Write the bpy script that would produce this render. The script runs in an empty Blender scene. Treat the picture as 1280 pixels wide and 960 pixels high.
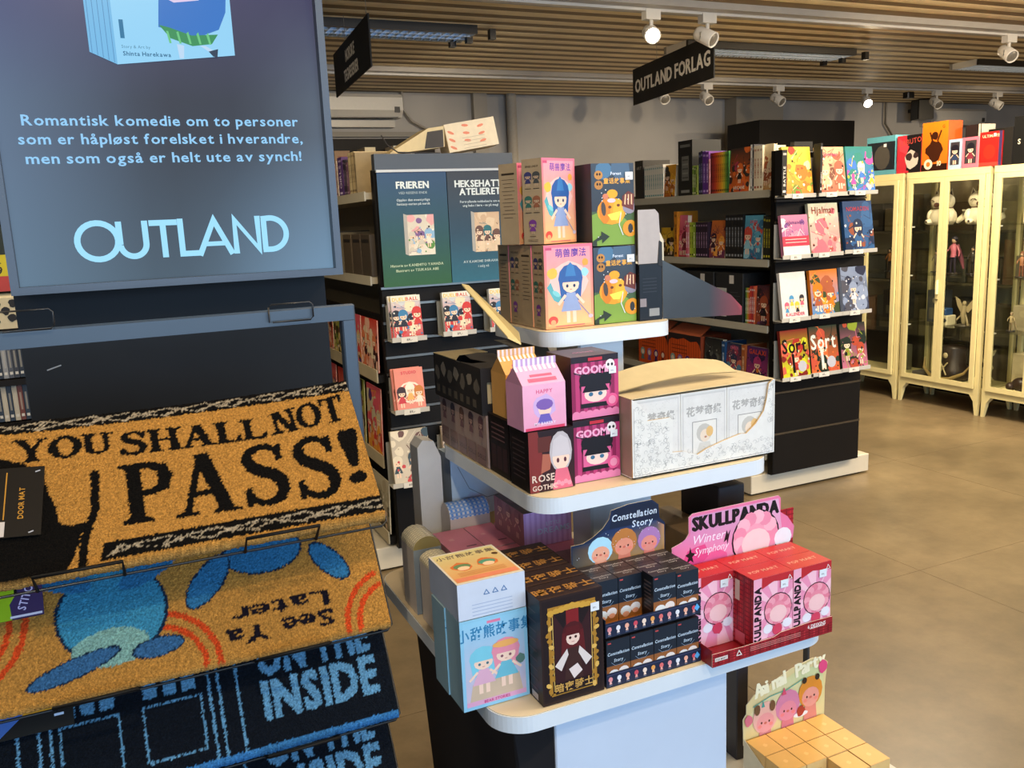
import bpy, math, random
import numpy as np
from mathutils import Vector, Matrix
R=math.radians
scn=bpy.context.scene
col=bpy.data.collections.new('shop'); scn.collection.children.link(col)

# ---------------------------------------------------------------- camera
pt,rl,yw=R(10.7),R(2.5),R(24.3)
fw=Vector((math.sin(yw)*math.cos(pt),math.cos(yw)*math.cos(pt),-math.sin(pt)))
rt0=Vector((math.cos(yw),-math.sin(yw),0)); up0=rt0.cross(fw)
rt=rt0*math.cos(rl)-up0*math.sin(rl); up=up0*math.cos(rl)+rt0*math.sin(rl)
cd=bpy.data.cameras.new('camera'); cam=bpy.data.objects.new('camera',cd); col.objects.link(cam)
cam.matrix_world=Matrix(((rt.x,up.x,-fw.x,0),(rt.y,up.y,-fw.y,0),(rt.z,up.z,-fw.z,1.5),(0,0,0,1)))
cd.sensor_width=36; cd.lens=36*1085/1280; cd.clip_start=.05; cd.clip_end=60
scn.camera=cam
# ---------------------------------------------------------------- light
w=bpy.data.worlds.new('world'); scn.world=w; w.use_nodes=True
w.node_tree.nodes['Background'].inputs[0].default_value=(.55,.7,1,1)
w.node_tree.nodes['Background'].inputs[1].default_value=.3
scn.view_settings.view_transform='Standard'; scn.view_settings.look='None'
scn.view_settings.gamma=1; scn.view_settings.exposure=.04; scn.view_settings.use_curve_mapping=False
scn.cycles.transparent_max_bounces=32
def area(name,loc,rot,sx,sy,power,colr,spread=180):
    l=bpy.data.lights.new(name,'AREA'); l.shape='RECTANGLE'; l.size=sx; l.size_y=sy; l.energy=power; l.color=colr; l.spread=R(spread)
    o=bpy.data.objects.new(name,l); o.location=loc; o.rotation_euler=rot; col.objects.link(o); return o
# daylight through the shop window behind the photographer
area('window_daylight',(1.6,-3.35,1.55),(R(90),0,0),7.5,2.1,235,(.46,.70,1))
def spot(loc,target,power,colr=(1,.74,.42),ang=75,size=.05,blend=.6):
    l=bpy.data.lights.new('spot_beam','SPOT'); l.energy=power; l.color=colr; l.spot_size=R(ang); l.spot_blend=blend; l.shadow_soft_size=size
    o=bpy.data.objects.new('spot_beam',l); o.location=loc; col.objects.link(o)
    o.rotation_euler=(Vector(target)-Vector(loc)).to_track_quat('-Z','Y').to_euler(); return o
WARM=(1,.79,.52)
# warm ceiling spots like the track lamps; some added unseen to brighten wall, cabinets, sign
for (x,y,tx,ty,tz,p) in [(.1,-.1,.02,1.1,1.0,68),(1.4,-.5,.9,1.4,.9,34),(3.0,.3,1.7,1.4,.9,50),(-1.6,.8,-.6,3.0,.9,50),
                      (4.9,.6,4.6,2.6,.3,110),(3.4,1.4,3.3,3.4,1.2,75),(7.2,2.0,5.5,4.2,1.4,150),(4.2,2.6,5.5,4.4,1.3,85),(3.0,2.9,3.5,4.6,.9,60),
                      (2.3,2.2,1.6,3.6,1.2,60),(5.2,3.9,4.9,8.0,1.2,190),(2.6,3.9,2.4,8.0,1.3,190),(8.6,3.9,8.9,8.0,1.2,220),(2.1,3.7,3.5,5.0,2.38,26),(4.4,3.6,5.9,4.6,1.0,130),(.4,2.6,.2,4.2,1.2,50)]:
    spot((x,y,2.5),(tx,ty,tz),p,WARM,50 if ty==8.0 else 30 if p==26 else 100,.06)
for (x,y,p) in ((1.2,.9,20),(4.4,1.2,75),(7.2,1.6,75),(4.4,3.6,70),(8.0,3.9,60),(-1.4,2.2,30)):
    area('ceiling_fill',(x,y,2.62),(0,0,0),1.2,.5,p,(1,.84,.62))  # added warm overhead fill, out of view and without fixtures

# ---------------------------------------------------------------- helpers
def lin(v): return v/12.92 if v<=.04045 else ((v+.055)/1.055)**2.4
_hc={}
def H(c):
    if isinstance(c,tuple): return c
    if c not in _hc:
        s=c.lstrip('#')
        if len(s)==3: s=''.join(a*2 for a in s)
        _hc[c]=tuple(lin(int(s[i:i+2],16)/255) for i in (0,2,4))
    return _hc[c]
def mix(a,b,t): a=H(a); b=H(b); return tuple(a[i]*(1-t)+b[i]*t for i in range(3))

def material(name,rough=.5,metal=0,noise=.06,nscale=40,bump=0,bscale=200,emit=0,spec=.5,coat=0):
    m=bpy.data.materials.new(name); m.use_nodes=True; nt=m.node_tree; N=nt.nodes; L=nt.links
    b=N['Principled BSDF']; a=N.new('ShaderNodeAttribute'); a.attribute_name='Col'
    tc=N.new('ShaderNodeTexCoord'); nz=N.new('ShaderNodeTexNoise'); nz.inputs['Scale'].default_value=nscale; nz.inputs['Detail'].default_value=4
    L.new(tc.outputs['Object'],nz.inputs['Vector'])
    mr=N.new('ShaderNodeMapRange'); mr.inputs['From Min'].default_value=.3; mr.inputs['From Max'].default_value=.7
    mr.inputs['To Min'].default_value=1-noise; mr.inputs['To Max'].default_value=1+noise
    L.new(nz.outputs['Fac'],mr.inputs['Value'])
    vm=N.new('ShaderNodeVectorMath'); vm.operation='SCALE'; L.new(a.outputs['Color'],vm.inputs[0]); L.new(mr.outputs['Result'],vm.inputs['Scale'])
    if emit:
        L.new(vm.outputs[0],b.inputs['Emission Color']); b.inputs['Emission Strength'].default_value=emit; b.inputs['Base Color'].default_value=(.01,.01,.01,1)
    else: L.new(vm.outputs[0],b.inputs['Base Color'])
    b.inputs['Roughness'].default_value=rough; b.inputs['Metallic'].default_value=metal; b.inputs['Specular IOR Level'].default_value=spec
    b.inputs['Coat Weight'].default_value=coat
    if bump:
        n2=N.new('ShaderNodeTexNoise'); n2.inputs['Scale'].default_value=bscale; n2.inputs['Detail'].default_value=3
        L.new(tc.outputs['Object'],n2.inputs['Vector'])
        bp=N.new('ShaderNodeBump'); bp.inputs['Strength'].default_value=bump; bp.inputs['Distance'].default_value=.004
        L.new(n2.outputs['Fac'],bp.inputs['Height']); L.new(bp.outputs[0],b.inputs['Normal'])
    return m
M={}
M['paper']=material('printed_paper',.55,noise=.05)
M['gloss']=material('glossy_card',.36,noise=.03,spec=.28)
M['matte']=material('matte_paint',.75,noise=.05,bump=.1)
M['metal']=material('painted_metal',.35,metal=.0,noise=.04,nscale=12)
M['steel']=material('bare_steel',.3,metal=.9,noise=.05)
M['lam']=material('laminate',.4,noise=.03,nscale=8)
M['coir']=material('coir_fibre',.95,noise=.35,nscale=420,bump=1.0,bscale=700,spec=.1)
M['wood']=material('slat_wood',.6,noise=.10,nscale=5,bump=.05,bscale=60)
M['screen']=material('backlit_panel',.25,emit=1.0,noise=0,spec=.15)
M['tube']=material('reflector_glow',.4,emit=.55,noise=0)  # emissive louvre reflectors; the glow also stands for reflected daylight
M['lit']=material('lit_lens',.3,emit=30,noise=0)
M['plastic']=material('plastic',.35,noise=.02)
M['wall']=material('wall_plaster',.85,noise=.05,nscale=2.5,bump=.15,bscale=120)
M['black']=material('black_lacquer',.55,noise=.1,nscale=6,spec=.2)
def concrete():
    m=material('floor_concrete',.36,noise=.22,nscale=1.9,bump=.12,bscale=30); nt=m.node_tree; N=nt.nodes; L=nt.links
    b=N['Principled BSDF']; src=b.inputs['Base Color'].links[0].from_socket
    g=N.new('ShaderNodeNewGeometry'); n=N.new('ShaderNodeTexNoise'); n.inputs['Scale'].default_value=9; n.inputs['Detail'].default_value=8; n.inputs['Roughness'].default_value=.7
    L.new(g.outputs['Position'],n.inputs['Vector']); mr=N.new('ShaderNodeMapRange'); mr.inputs['From Min'].default_value=.3; mr.inputs['From Max'].default_value=.7
    mr.inputs['To Min'].default_value=.8; mr.inputs['To Max'].default_value=1.15; L.new(n.outputs['Fac'],mr.inputs['Value'])
    v=N.new('ShaderNodeVectorMath'); v.operation='SCALE'; L.new(src,v.inputs[0]); L.new(mr.outputs['Result'],v.inputs['Scale']); L.new(v.outputs[0],b.inputs['Base Color'])
    for nz in [x for x in N if x.type=='TEX_NOISE']: L.new(g.outputs['Position'],nz.inputs['Vector'])
    return m
M['floor']=concrete()
def glass():
    m=bpy.data.materials.new('clear_glass'); m.use_nodes=True; nt=m.node_tree; N=nt.nodes; L=nt.links; N.clear()
    o=N.new('ShaderNodeOutputMaterial'); mx=N.new('ShaderNodeMixShader'); t=N.new('ShaderNodeBsdfTransparent'); g=N.new('ShaderNodeBsdfGlossy')
    t.inputs[0].default_value=(.965,.975,.96,1); g.inputs['Roughness'].default_value=.03
    f=N.new('ShaderNodeLayerWeight'); f.inputs[0].default_value=.5; pw_=N.new('ShaderNodeMath'); pw_.operation='POWER'; pw_.inputs[1].default_value=4; ad=N.new('ShaderNodeMath'); ad.operation='MULTIPLY_ADD'; ad.inputs[1].default_value=.6; ad.inputs[2].default_value=.03; L.new(f.outputs['Facing'],pw_.inputs[0]); L.new(pw_.outputs[0],ad.inputs[0]); L.new(ad.outputs[0],mx.inputs[0]); L.new(t.outputs[0],mx.inputs[1]); L.new(g.outputs[0],mx.inputs[2]); L.new(mx.outputs[0],o.inputs[0])
    return m
M['glass']=glass()

# glyph cache from the built-in font
GL={}
def make_glyphs(chars):
    tmp=[]
    for b in (0,1):
        for ch in chars:
            c=bpy.data.curves.new('g','FONT'); c.body=ch; c.resolution_u=2; c.offset=.018*b
            o=bpy.data.objects.new('g',c); col.objects.link(o); tmp.append((ch,b,o,c))
    bpy.context.view_layer.update()
    dg=bpy.context.evaluated_depsgraph_get()
    for ch,b,o,c in tmp:
        e=o.evaluated_get(dg); m=e.to_mesh()
        vs=[(v.co.x,v.co.y) for v in m.vertices]; fs=[tuple(p.vertices) for p in m.polygons]
        if vs:
            x0=min(v[0] for v in vs); x1=max(v[0] for v in vs); vs=[(a-x0,d) for a,d in vs]; GL[(ch,b)]=(vs,fs,x1-x0)
        else: GL[(ch,b)]=([],[],.22)
        e.to_mesh_clear()
    for ch,b,o,c in tmp: bpy.data.objects.remove(o); bpy.data.curves.remove(c)
CJK='萌兽魔法小甜熊故事集暗夜骑士花梦童话乐园月光奇缘星座物语福'
make_glyphs('ABCDEFGHIJKLMNOPQRSTUVWXYZabcdefghijklmnopqrstuvwxyz0123456789!?.,-&+*#/:åøæØÅÆ'+CJK)
def layout(s,h,bold=0,sp=.09,xs=1):
    """glyph placements for cap height h; returns list (verts,faces) and width"""
    k=h/.7; x=0; out=[]
    for ch in s:
        if ch==' ': x+=.28*k*xs; continue
        vs,fs,wd=GL[(ch,bold)]
        out.append(([(x+a*k*xs,b*k) for a,b in vs],fs)); x+=(wd+sp)*k*xs
    return out,x-sp*k*xs

class MB:
    def __init__(s): s.v=[]; s.f=[]; s.c=[]; s.T=None; s.sm=[]
    def face(s,pts,c,smooth=False):
        n=len(s.v)
        for p in pts:
            p=Vector(p); s.v.append(s.T@p if s.T else p)
        s.f.append(tuple(range(n,n+len(pts)))); s.c.append(c); s.sm.append(smooth)
    def grid(s,rows,c,closed=False,smooth=True):
        n=len(s.v); m=len(rows[0])
        for r in rows:
            for p in r: p=Vector(p); s.v.append(s.T@p if s.T else p)
        for i in range(len(rows)-1):
            for j in range(m if closed else m-1):
                k=(j+1)%m; s.f.append((n+i*m+j,n+i*m+k,n+(i+1)*m+k,n+(i+1)*m+j)); s.c.append(c); s.sm.append(smooth)
    def box(s,x0,y0,z0,x1,y1,z1,c,top=None,front=None,left=None,right=None,bottom=None,back=None):
        a=[(x0,y0,z0),(x1,y0,z0),(x1,y1,z0),(x0,y1,z0),(x0,y0,z1),(x1,y0,z1),(x1,y1,z1),(x0,y1,z1)]
        for idx,cc in (((0,1,5,4),front),((1,2,6,5),right),((2,3,7,6),back),((3,0,4,7),left),((4,5,6,7),top),((3,2,1,0),bottom)):
            s.face([a[i] for i in idx],cc or c)
    def bbox(s,x0,y0,z0,x1,y1,z1,c,b=.002):
        """box with chamfered vertical and horizontal edges on top"""
        r=[]
        for (z,i) in ((z0,0),(z1-b,0),(z1,b)):
            r.append([(x0+i+ (b if not i else 0),y0+i,z),(x1-i-(b if not i else 0),y0+i,z),(x1-i,y0+i+(b if not i else 0),z),(x1-i,y1-i-(b if not i else 0),z),
                      (x1-i-(b if not i else 0),y1-i,z),(x0+i+(b if not i else 0),y1-i,z),(x0+i,y1-i-(b if not i else 0),z),(x0+i,y0+i+(b if not i else 0),z)])
        s.grid(r,c,True,False); s.face(r[2],c); s.face(r[0][::-1],c)
    def prism(s,pts,z0,z1,c,top=None,side=None):
        """pts: CCW outline in x,y extruded z0..z1"""
        s.face([(x,y,z1) for x,y in pts],top or c); s.face([(x,y,z0) for x,y in pts][::-1],c)
        n=len(pts)
        for i in range(n):
            a=pts[i]; b=pts[(i+1)%n]; s.face([(a[0],a[1],z0),(b[0],b[1],z0),(b[0],b[1],z1),(a[0],a[1],z1)],side or c)
    def extr(s,pts,d,c,edge=None):
        """outline pts (3D, planar) extruded by vector d"""
        d=Vector(d); P=[Vector(p) for p in pts]; s.face(P,c); s.face([p+d for p in P][::-1],c)
        for i in range(len(P)):
            a=P[i]; b=P[(i+1)%len(P)]; s.face([b,a,a+d,b+d],edge or c)
    def tube(s,path,r,c,n=8,caps=True):
        P=[Vector(p) for p in path]; rows=[]; rr=r if isinstance(r,(list,tuple)) else [r]*len(P)
        for i,p in enumerate(P):
            d=(P[min(i+1,len(P)-1)]-P[max(i-1,0)]).normalized()
            a=d.cross(Vector((0,0,1))) if abs(d.z)<.95 else d.cross(Vector((1,0,0))); a.normalize(); b=d.cross(a)
            rows.append([p+(a*math.cos(2*math.pi*k/n)+b*math.sin(2*math.pi*k/n))*rr[i] for k in range(n)])
        s.grid(rows,c,True)
        if caps: s.face(rows[0],c); s.face(rows[-1][::-1],c)
    def lathe(s,prof,c,n=20,cx=0,cy=0,cols=None):
        rows=[[(cx+r*math.cos(2*math.pi*k/n),cy+r*math.sin(2*math.pi*k/n),z) for k in range(n)] for r,z in prof]
        if cols:
            for i in range(len(rows)-1): s.grid(rows[i:i+2],cols[i],True)
        else: s.grid(rows,c,True)
    def ball(s,cx,cy,cz,rx,ry=None,rz=None,c=(1,1,1),n=12,m=8):
        ry=ry or rx; rz=rz or rx; rows=[]
        for i in range(m+1):
            t=math.pi*i/m; rows.append([(cx+rx*math.sin(t)*math.cos(2*math.pi*k/n),cy+ry*math.sin(t)*math.sin(2*math.pi*k/n),cz-rz*math.cos(t)) for k in range(n)])
        s.grid(rows,c,True)
    def build(s,name,mat='paper',parent=None,loc=None,rotz=0):
        me=bpy.data.meshes.new(name); me.from_pydata([tuple(v) for v in s.v],[],s.f)
        at=me.color_attributes.new('Col','FLOAT_COLOR','CORNER'); out=[]
        for f,c in zip(s.f,s.c):
            if isinstance(c,list):
                for q in c: q=H(q); out+= [q[0],q[1],q[2],1]
            else:
                q=H(c); out+= [q[0],q[1],q[2],1]*len(f)
        at.data.foreach_set('color',out); me.polygons.foreach_set('use_smooth',s.sm)
        me.materials.append(M[mat]); me.update()
        o=bpy.data.objects.new(name,me); col.objects.link(o)
        if parent: o.parent=parent
        if loc: o.location=loc
        if rotz: o.rotation_euler=(0,0,rotz)
        return o
def tag(o,label=None,cat=None,group=None,kind=None):
    if label: o['label']=label
    if cat: o['category']=cat
    if group: o['group']=group
    if kind: o['kind']=kind
    return o
def empty(name,loc,rotz=0,label=None,cat=None,group=None):
    o=bpy.data.objects.new(name,None); o.empty_display_size=.05; o.location=loc; o.rotation_euler=(0,0,rotz); col.objects.link(o)
    return tag(o,label,cat,group)
def copy_tree(o,parent=None):
    c=o.copy(); col.objects.link(c); c.parent=parent
    for ch in list(o.children): copy_tree(ch,c)
    return c
def struct(name,mb,mat,parent=None):
    o=mb.build(name,mat,parent)
    if not parent: o['kind']='structure'
    return o
ORD='first second third fourth fifth sixth seventh eighth ninth tenth eleventh twelfth thirteenth fourteenth fifteenth sixteenth seventeenth eighteenth nineteenth twentieth twenty-first twenty-second twenty-third twenty-fourth twenty-fifth twenty-sixth twenty-seventh twenty-eighth'.split()

class Art:
    """flat print laid on a face: x 0..1, y 0..h in units of the face width"""
    def __init__(s,mb,o,u,v,w,lay=.00003,base=.00015):
        s.mb=mb; s.o=Vector(o); s.u=Vector(u); s.v=Vector(v); s.n=s.u.cross(s.v).normalized(); s.w=w; s.k=0; s.lay=lay; s.base=base
    def P(s,x,y): return s.o+s.u*(x*s.w)+s.v*(y*s.w)+s.n*(s.base+s.k*s.lay)
    def poly(s,pts,c): s.k+=1; s.mb.face([s.P(*p) for p in pts],c)
    def rect(s,x0,y0,x1,y1,c,c2=None): s.poly([(x0,y0),(x1,y0),(x1,y1),(x0,y1)],c if c2 is None else [c,c,c2,c2])
    def ell(s,x,y,rx,ry,c,n=12,a=0):
        ca,sa=math.cos(a),math.sin(a)
        s.poly([(x+rx*math.cos(2*math.pi*i/n)*ca-ry*math.sin(2*math.pi*i/n)*sa,y+rx*math.cos(2*math.pi*i/n)*sa+ry*math.sin(2*math.pi*i/n)*ca) for i in range(n)],c)
    def line(s,pts,wd,c):
        s.k+=1; n=len(pts); L=[];Q=[]
        for i in range(n):
            a=pts[max(0,i-1)]; b=pts[min(n-1,i+1)]
            if i in (0,n-1): dx,dy=b[0]-a[0],b[1]-a[1]; sc=1
            else:
                p=pts[i]; u1=Vector((p[0]-a[0],p[1]-a[1])).normalized(); u2=Vector((b[0]-p[0],b[1]-p[1])).normalized(); d=u1+u2; 
                if d.length<.2: d=u1
                dx,dy=d.x,d.y; sc=min(2.2,1/max(.3,abs(d.normalized().dot(u1))))
            q=math.hypot(dx,dy) or 1; w=wd/2*sc; L.append((pts[i][0]-dy/q*w,pts[i][1]+dx/q*w)); Q.append((pts[i][0]+dy/q*w,pts[i][1]-dx/q*w))
        for i in range(n-1): s.mb.face([s.P(*Q[i]),s.P(*Q[i+1]),s.P(*L[i+1]),s.P(*L[i])],c)
    def text(s,t,x,y,h,c,al='l',bold=0,xs=1,sp=.09,rot=0,shear=0,flip=False,fat=0):
        if fat:
            for dx,dy in ((-fat,0),(fat,0),(0,-fat*.7)): s.text(t,x+dx,y+dy,h,c,al,bold,xs,sp,rot,shear)
        s.k+=1; g,wd=layout(t,h,bold,sp,xs); ox={'l':0,'c':-wd/2,'r':-wd}[al]; ca,sa=math.cos(rot),math.sin(rot)
        for vs,fs in g:
            pp=[]
            for a,b in vs:
                a=a+ox+shear*b
                pp.append(s.P(x+a*ca-b*sa,y+a*sa+b*ca))
            for f in fs: s.mb.face([pp[i] for i in f],c)
        return wd
    def lines(s,x0,x1,y,n,dy,c,th=.012,rnd=None):
        for i in range(n):
            a=x0+(rnd.random()*.12*(x1-x0) if rnd else 0); b=x1-(rnd.random()*.2*(x1-x0) if rnd else 0)
            s.rect(a,y-i*dy,b,y-i*dy+th,c)
    def blob(s,x,y,r,c,rnd,n=11,j=.35,sx=1):
        s.poly([(x+sx*r*(1-j/2+j*rnd.random())*math.cos(2*math.pi*i/n),y+r*(1-j/2+j*rnd.random())*math.sin(2*math.pi*i/n)) for i in range(n)],c)
def art_front(mb,x0,z0,w,y=0,base=.00015): return Art(mb,(x0,y,z0),(1,0,0),(0,0,1),w,base=base)
def art_left(mb,d,z0,x=0): return Art(mb,(x,d,z0),(0,-1,0),(0,0,1),d)
def art_top(mb,x0,y0,z,w): return Art(mb,(x0,y0,z),(1,0,0),(0,1,0),w)

def figure(A,x,y,h,hair,skin,dress,rnd=None,wide=1):
    """generic doll-like figure of height h standing at x,y"""
    r=h*.21*wide
    A.ell(x,y+h*.76,r*1.15,h*.25,hair,12)
    A.poly([(x-r*1.1,y+h*.75),(x-r*.9,y+h*.38),(x+r*.9,y+h*.38),(x+r*1.1,y+h*.75)],hair)
    A.rect(x-r*.45,y,x-r*.12,y+h*.3,skin); A.rect(x+r*.12,y,x+r*.45,y+h*.3,skin)
    A.poly([(x-r*.95,y+h*.2),(x+r*.95,y+h*.2),(x+r*.4,y+h*.52),(x-r*.4,y+h*.52)],dress)
    A.line([(x-r*.5,y+h*.48),(x-r*1.2,y+h*.32)],h*.05,skin); A.line([(x+r*.5,y+h*.48),(x+r*1.2,y+h*.32)],h*.05,skin)
    A.ell(x,y+h*.66,r*.78,h*.145,skin,12)
    A.poly([(x-r*.85,y+h*.7),(x+r*.85,y+h*.7),(x+r*.6,y+h*.88),(x,y+h*.95),(x-r*.6,y+h*.88)],hair)
    for sx in (-1,1): A.ell(x+sx*r*.33,y+h*.635,r*.12,h*.03,mix(hair,'#101018',.7),8)
    A.line([(x-r*.1,y+h*.575),(x+r*.1,y+h*.575)],h*.01,'#b04848')
def creature(A,x,y,r,hood,face,rnd=None):
    """generic round-headed creature with a soft hood"""
    A.ell(x,y+r*.25,r*1.25,r*1.2,hood,14); A.poly([(x-r*.7,y-r*1.9),(x+r*.7,y-r*1.9),(x+r*.55,y-r*.6),(x-r*.55,y-r*.6)],mix(face,'#c05040',.35))
    A.ell(x,y-r*.15,r*.9,r*.75,face,14)
    for sx in (-1,1): A.ell(x+sx*r*.38,y-r*.1,r*.09,r*.1,'#3a1c18',6); A.ell(x+sx*r*.55,y-r*.35,r*.2,r*.14,mix(face,'#f07060',.5),8)
    A.ell(x,y-r*.18,r*.15,r*.1,'#d06a5a',8)
def cover(A,hh,pal,rnd,title=None,tcol='#ffffff',nfig=3,ty=.82,ts=.11,bold=1):
    A.rect(0,0,1,hh,pal[1],pal[0])
    for i in range(10): A.blob(rnd.random(),rnd.random()*hh,.08+.16*rnd.random(),rnd.choice(pal),rnd)
    for i in range(8):
        x=rnd.random()*.8+.1; y=rnd.random()*hh*.8; A.line([(x,y),(x+rnd.uniform(-.3,.3),y+rnd.uniform(-.2,.3)),(x+rnd.uniform(-.3,.3),y+rnd.uniform(-.1,.4))],.02,rnd.choice(pal))
    for i in range(nfig):
        figure(A,(i+.5)/nfig+rnd.uniform(-.06,.06),.05+rnd.random()*hh*.2,hh*rnd.uniform(.45,.65)*(1 if nfig<3 else .85),rnd.choice(pal),'#f0cdb0',rnd.choice(pal))
    for i in range(7): A.blob(rnd.random(),rnd.random()*hh*.45,.03+.06*rnd.random(),rnd.choice(pal),rnd,7)
    for i in range(26):
        x=rnd.random(); y=rnd.random()*hh*.78; A.k-=1; A.blob(x,y,.012+.03*rnd.random(),rnd.choice(pal+['#201818','#f0e8dc']),rnd,5,.6)
    # blobs must stay inside the cover: trim the overhang with the page edge colour handled by clamp
    if title: A.text(title,.5,hh*ty,ts,tcol,'c',bold,xs=.95)
class CArt(Art):
    """art clamped to the face rectangle"""
    H=1.5
    def P(s,x,y): return Art.P(s,min(1,max(0,x)),min(s.H,max(0,y)))
def cart_front(mb,x0,z0,w,h,y=0,base=.00015):
    A=CArt(mb,(x0,y,z0),(1,0,0),(0,0,1),w,base=base); A.H=h/w; return A
def cart(mb,o,u,v,w,h):
    A=CArt(mb,o,u,v,w); A.H=h/w; return A

# ================================================================ THE ROOM
CZ=2.7
fl=MB(); fl.box(-3.2,-3.6,-.05,13.2,8.2,-.006,'#7c6a4a'); floor=struct('floor',fl,'floor')
rf=random.Random(4)
sl=MB(); sl.box(.0009,.0009,-.006,1.1991,1.1991,0,'#77674d'); slab0=None
for i in range(14):
    for j in range(10):
        x=-3.2+1.2*i+.1; y=-3.6+1.2*j
        if x>12: continue
        if slab0 is None: o=slab0=sl.build('floor_slab','floor',floor)
        else: o=slab0.copy(); col.objects.link(o)
        o.location=(x,y,0)
def wallbox(name,a,b,c,mat='wall'):
    m=MB(); m.box(*a,*b,c); return struct(name,m,mat)
wallbox('wall_back',(-3.2,8.05,0),(13.2,8.2,CZ+.05),'#a5a29e')
wallbox('wall_left',(-3.3,-3.6,0),(-3.2,8.2,CZ+.05),'#9c9488')
wallbox('wall_right',(13.2,-3.6,0),(13.3,8.2,CZ+.05),'#b0a898')
m=MB(); m.box(-3.2,-3.7,0,13.2,-3.6,.45,'#8b857a'); m.box(-3.2,-3.7,2.62,13.2,-3.6,CZ+.05,'#8b857a'); m.box(-3.2,-3.7,.45,-2.2,-3.6,2.62,'#8b857a'); m.box(5.4,-3.7,.45,13.2,-3.6,2.62,'#8b857a'); struct('wall_front',m,'wall')
m=MB()
for x in (-2.2,.3,2.8,5.35): m.box(x,-3.68,.45,x+.05,-3.6,2.62,'#30343a')
struct('window_1',m,'metal')
m=MB(); m.box(-3.2,8.02,0,13.2,8.05,.1,'#5b554c'); struct('baseboard_back',m,'matte')
m=MB(); m.box(3.33,7.98,0,3.47,8.05,CZ+.05,'#a39d92'); struct('trim_1',m,'wall')
m=MB(); m.box(6.35,7.85,0,7.0,8.05,CZ+.05,'#948c7f'); struct('trim_2',m,'wall')
m=MB(); m.box(1.2,7.99,2.3,3.4,8.05,2.345,'#8f8b84'); struct('trim_3',m,'wall')
# ceiling: dark backing with separate wooden slats
m=MB(); m.box(-3.2,-3.6,CZ+.0035,13.2,8.2,CZ+.1,'#86704e'); ceiling=struct('ceiling',m,'wood')
def slat_mesh(wd=.122,hh=.012):
    m=MB(); pr=[(-wd/2*math.cos(math.pi*i/9),hh-hh*math.sin(math.pi*i/9)**.6) for i in range(10)]
    m.grid([[(-3.2,a,b) for a,b in pr],[(13.2,a,b) for a,b in pr]],'#f2deb4',False,True); return m
s0=slat_mesh().build('slat','wood',ceiling)
y=-3.5; first=True
while y<8.05:
    if not (abs(y-4.5)<.14 or abs(y-6.85)<.14):
        if first: s0.location=(0,y,CZ); first=False
        else: o=s0.copy(); col.objects.link(o); o.location=(0,y,CZ+rf.uniform(-.001,.001))
    y+=.176
for k,(yy,) in enumerate([(4.5,),(6.85,),(.2,),(2.3,)]):
    if k<2:
        m=MB(); m.box(-3.2,yy-.1,CZ-.035,13.2,yy+.1,CZ+.05,'#a59e94'); m.box(-3.2,yy-.02,CZ-.05,13.2,yy+.02,CZ-.035,'#c5c0b8'); struct('trim_%d'%(4+k),m,'metal')

# -------- ceiling fixtures
def louvre(x0,x1,y,label,tint='#a8a090'):
    t=empty('louvre_light',(x0,y,CZ-.05),0,label,'ceiling light','recessed louvre lights')
    L=x1-x0; m=MB()
    m.box(0,-.15,0,L,-.125,.05,'#24211d'); m.box(0,.125,0,L,.15,.05,'#8a8170'); m.box(L-.01,-.12,.0,L,.12,.05,'#c9c0ae'); m.box(0,-.12,0,.01,.12,.05,'#c9c0ae'); m.build('frame','metal',t)
    m=MB(); m.box(0.01,-.12,.045,L-.01,.12,.05,tint); m.build('reflector','tube',t)
    m=MB(); n=int(L/.055)
    for i in range(n):
        x=.02+i*.055
        m.face([(x,-.12,.0),(x,.12,.0),(x+.012,.12,.04),(x+.012,-.12,.04)],'#e4ecf4'); m.face([(x+.012,-.12,.04),(x+.012,.12,.04),(x+.024,.12,.0),(x+.024,-.12,.0)],'#e4ecf4')
    for yy in (-.045,.045): m.box(.01,yy-.004,0,L-.01,yy+.004,.04,'#dfe6ee')
    m.build('louvre_grid','gloss',t)
    for k,(dx,yy) in enumerate(((.22,-.14),(.12,.0),(.06,.14))):
        m=MB(); m.box(L-.02+dx-.12,yy-.02,-.03,L+.02+dx-.12,yy+.02,.03,'#14110f'); m.build('clip','plastic',t)
louvre(.3,2.25,5.42,'long recessed louvre light with bluish grid left of the ceiling','#86b4e8')  # blue glow painted in for sky light reflected by the louvre
louvre(3.9,5.5,5.5,'recessed louvre light just right of the hanging black shop sign','#fff0d0')
louvre(7.05,8.6,5.62,'recessed louvre light at the right edge, behind a white spot lamp','#e8dcc0')
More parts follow.
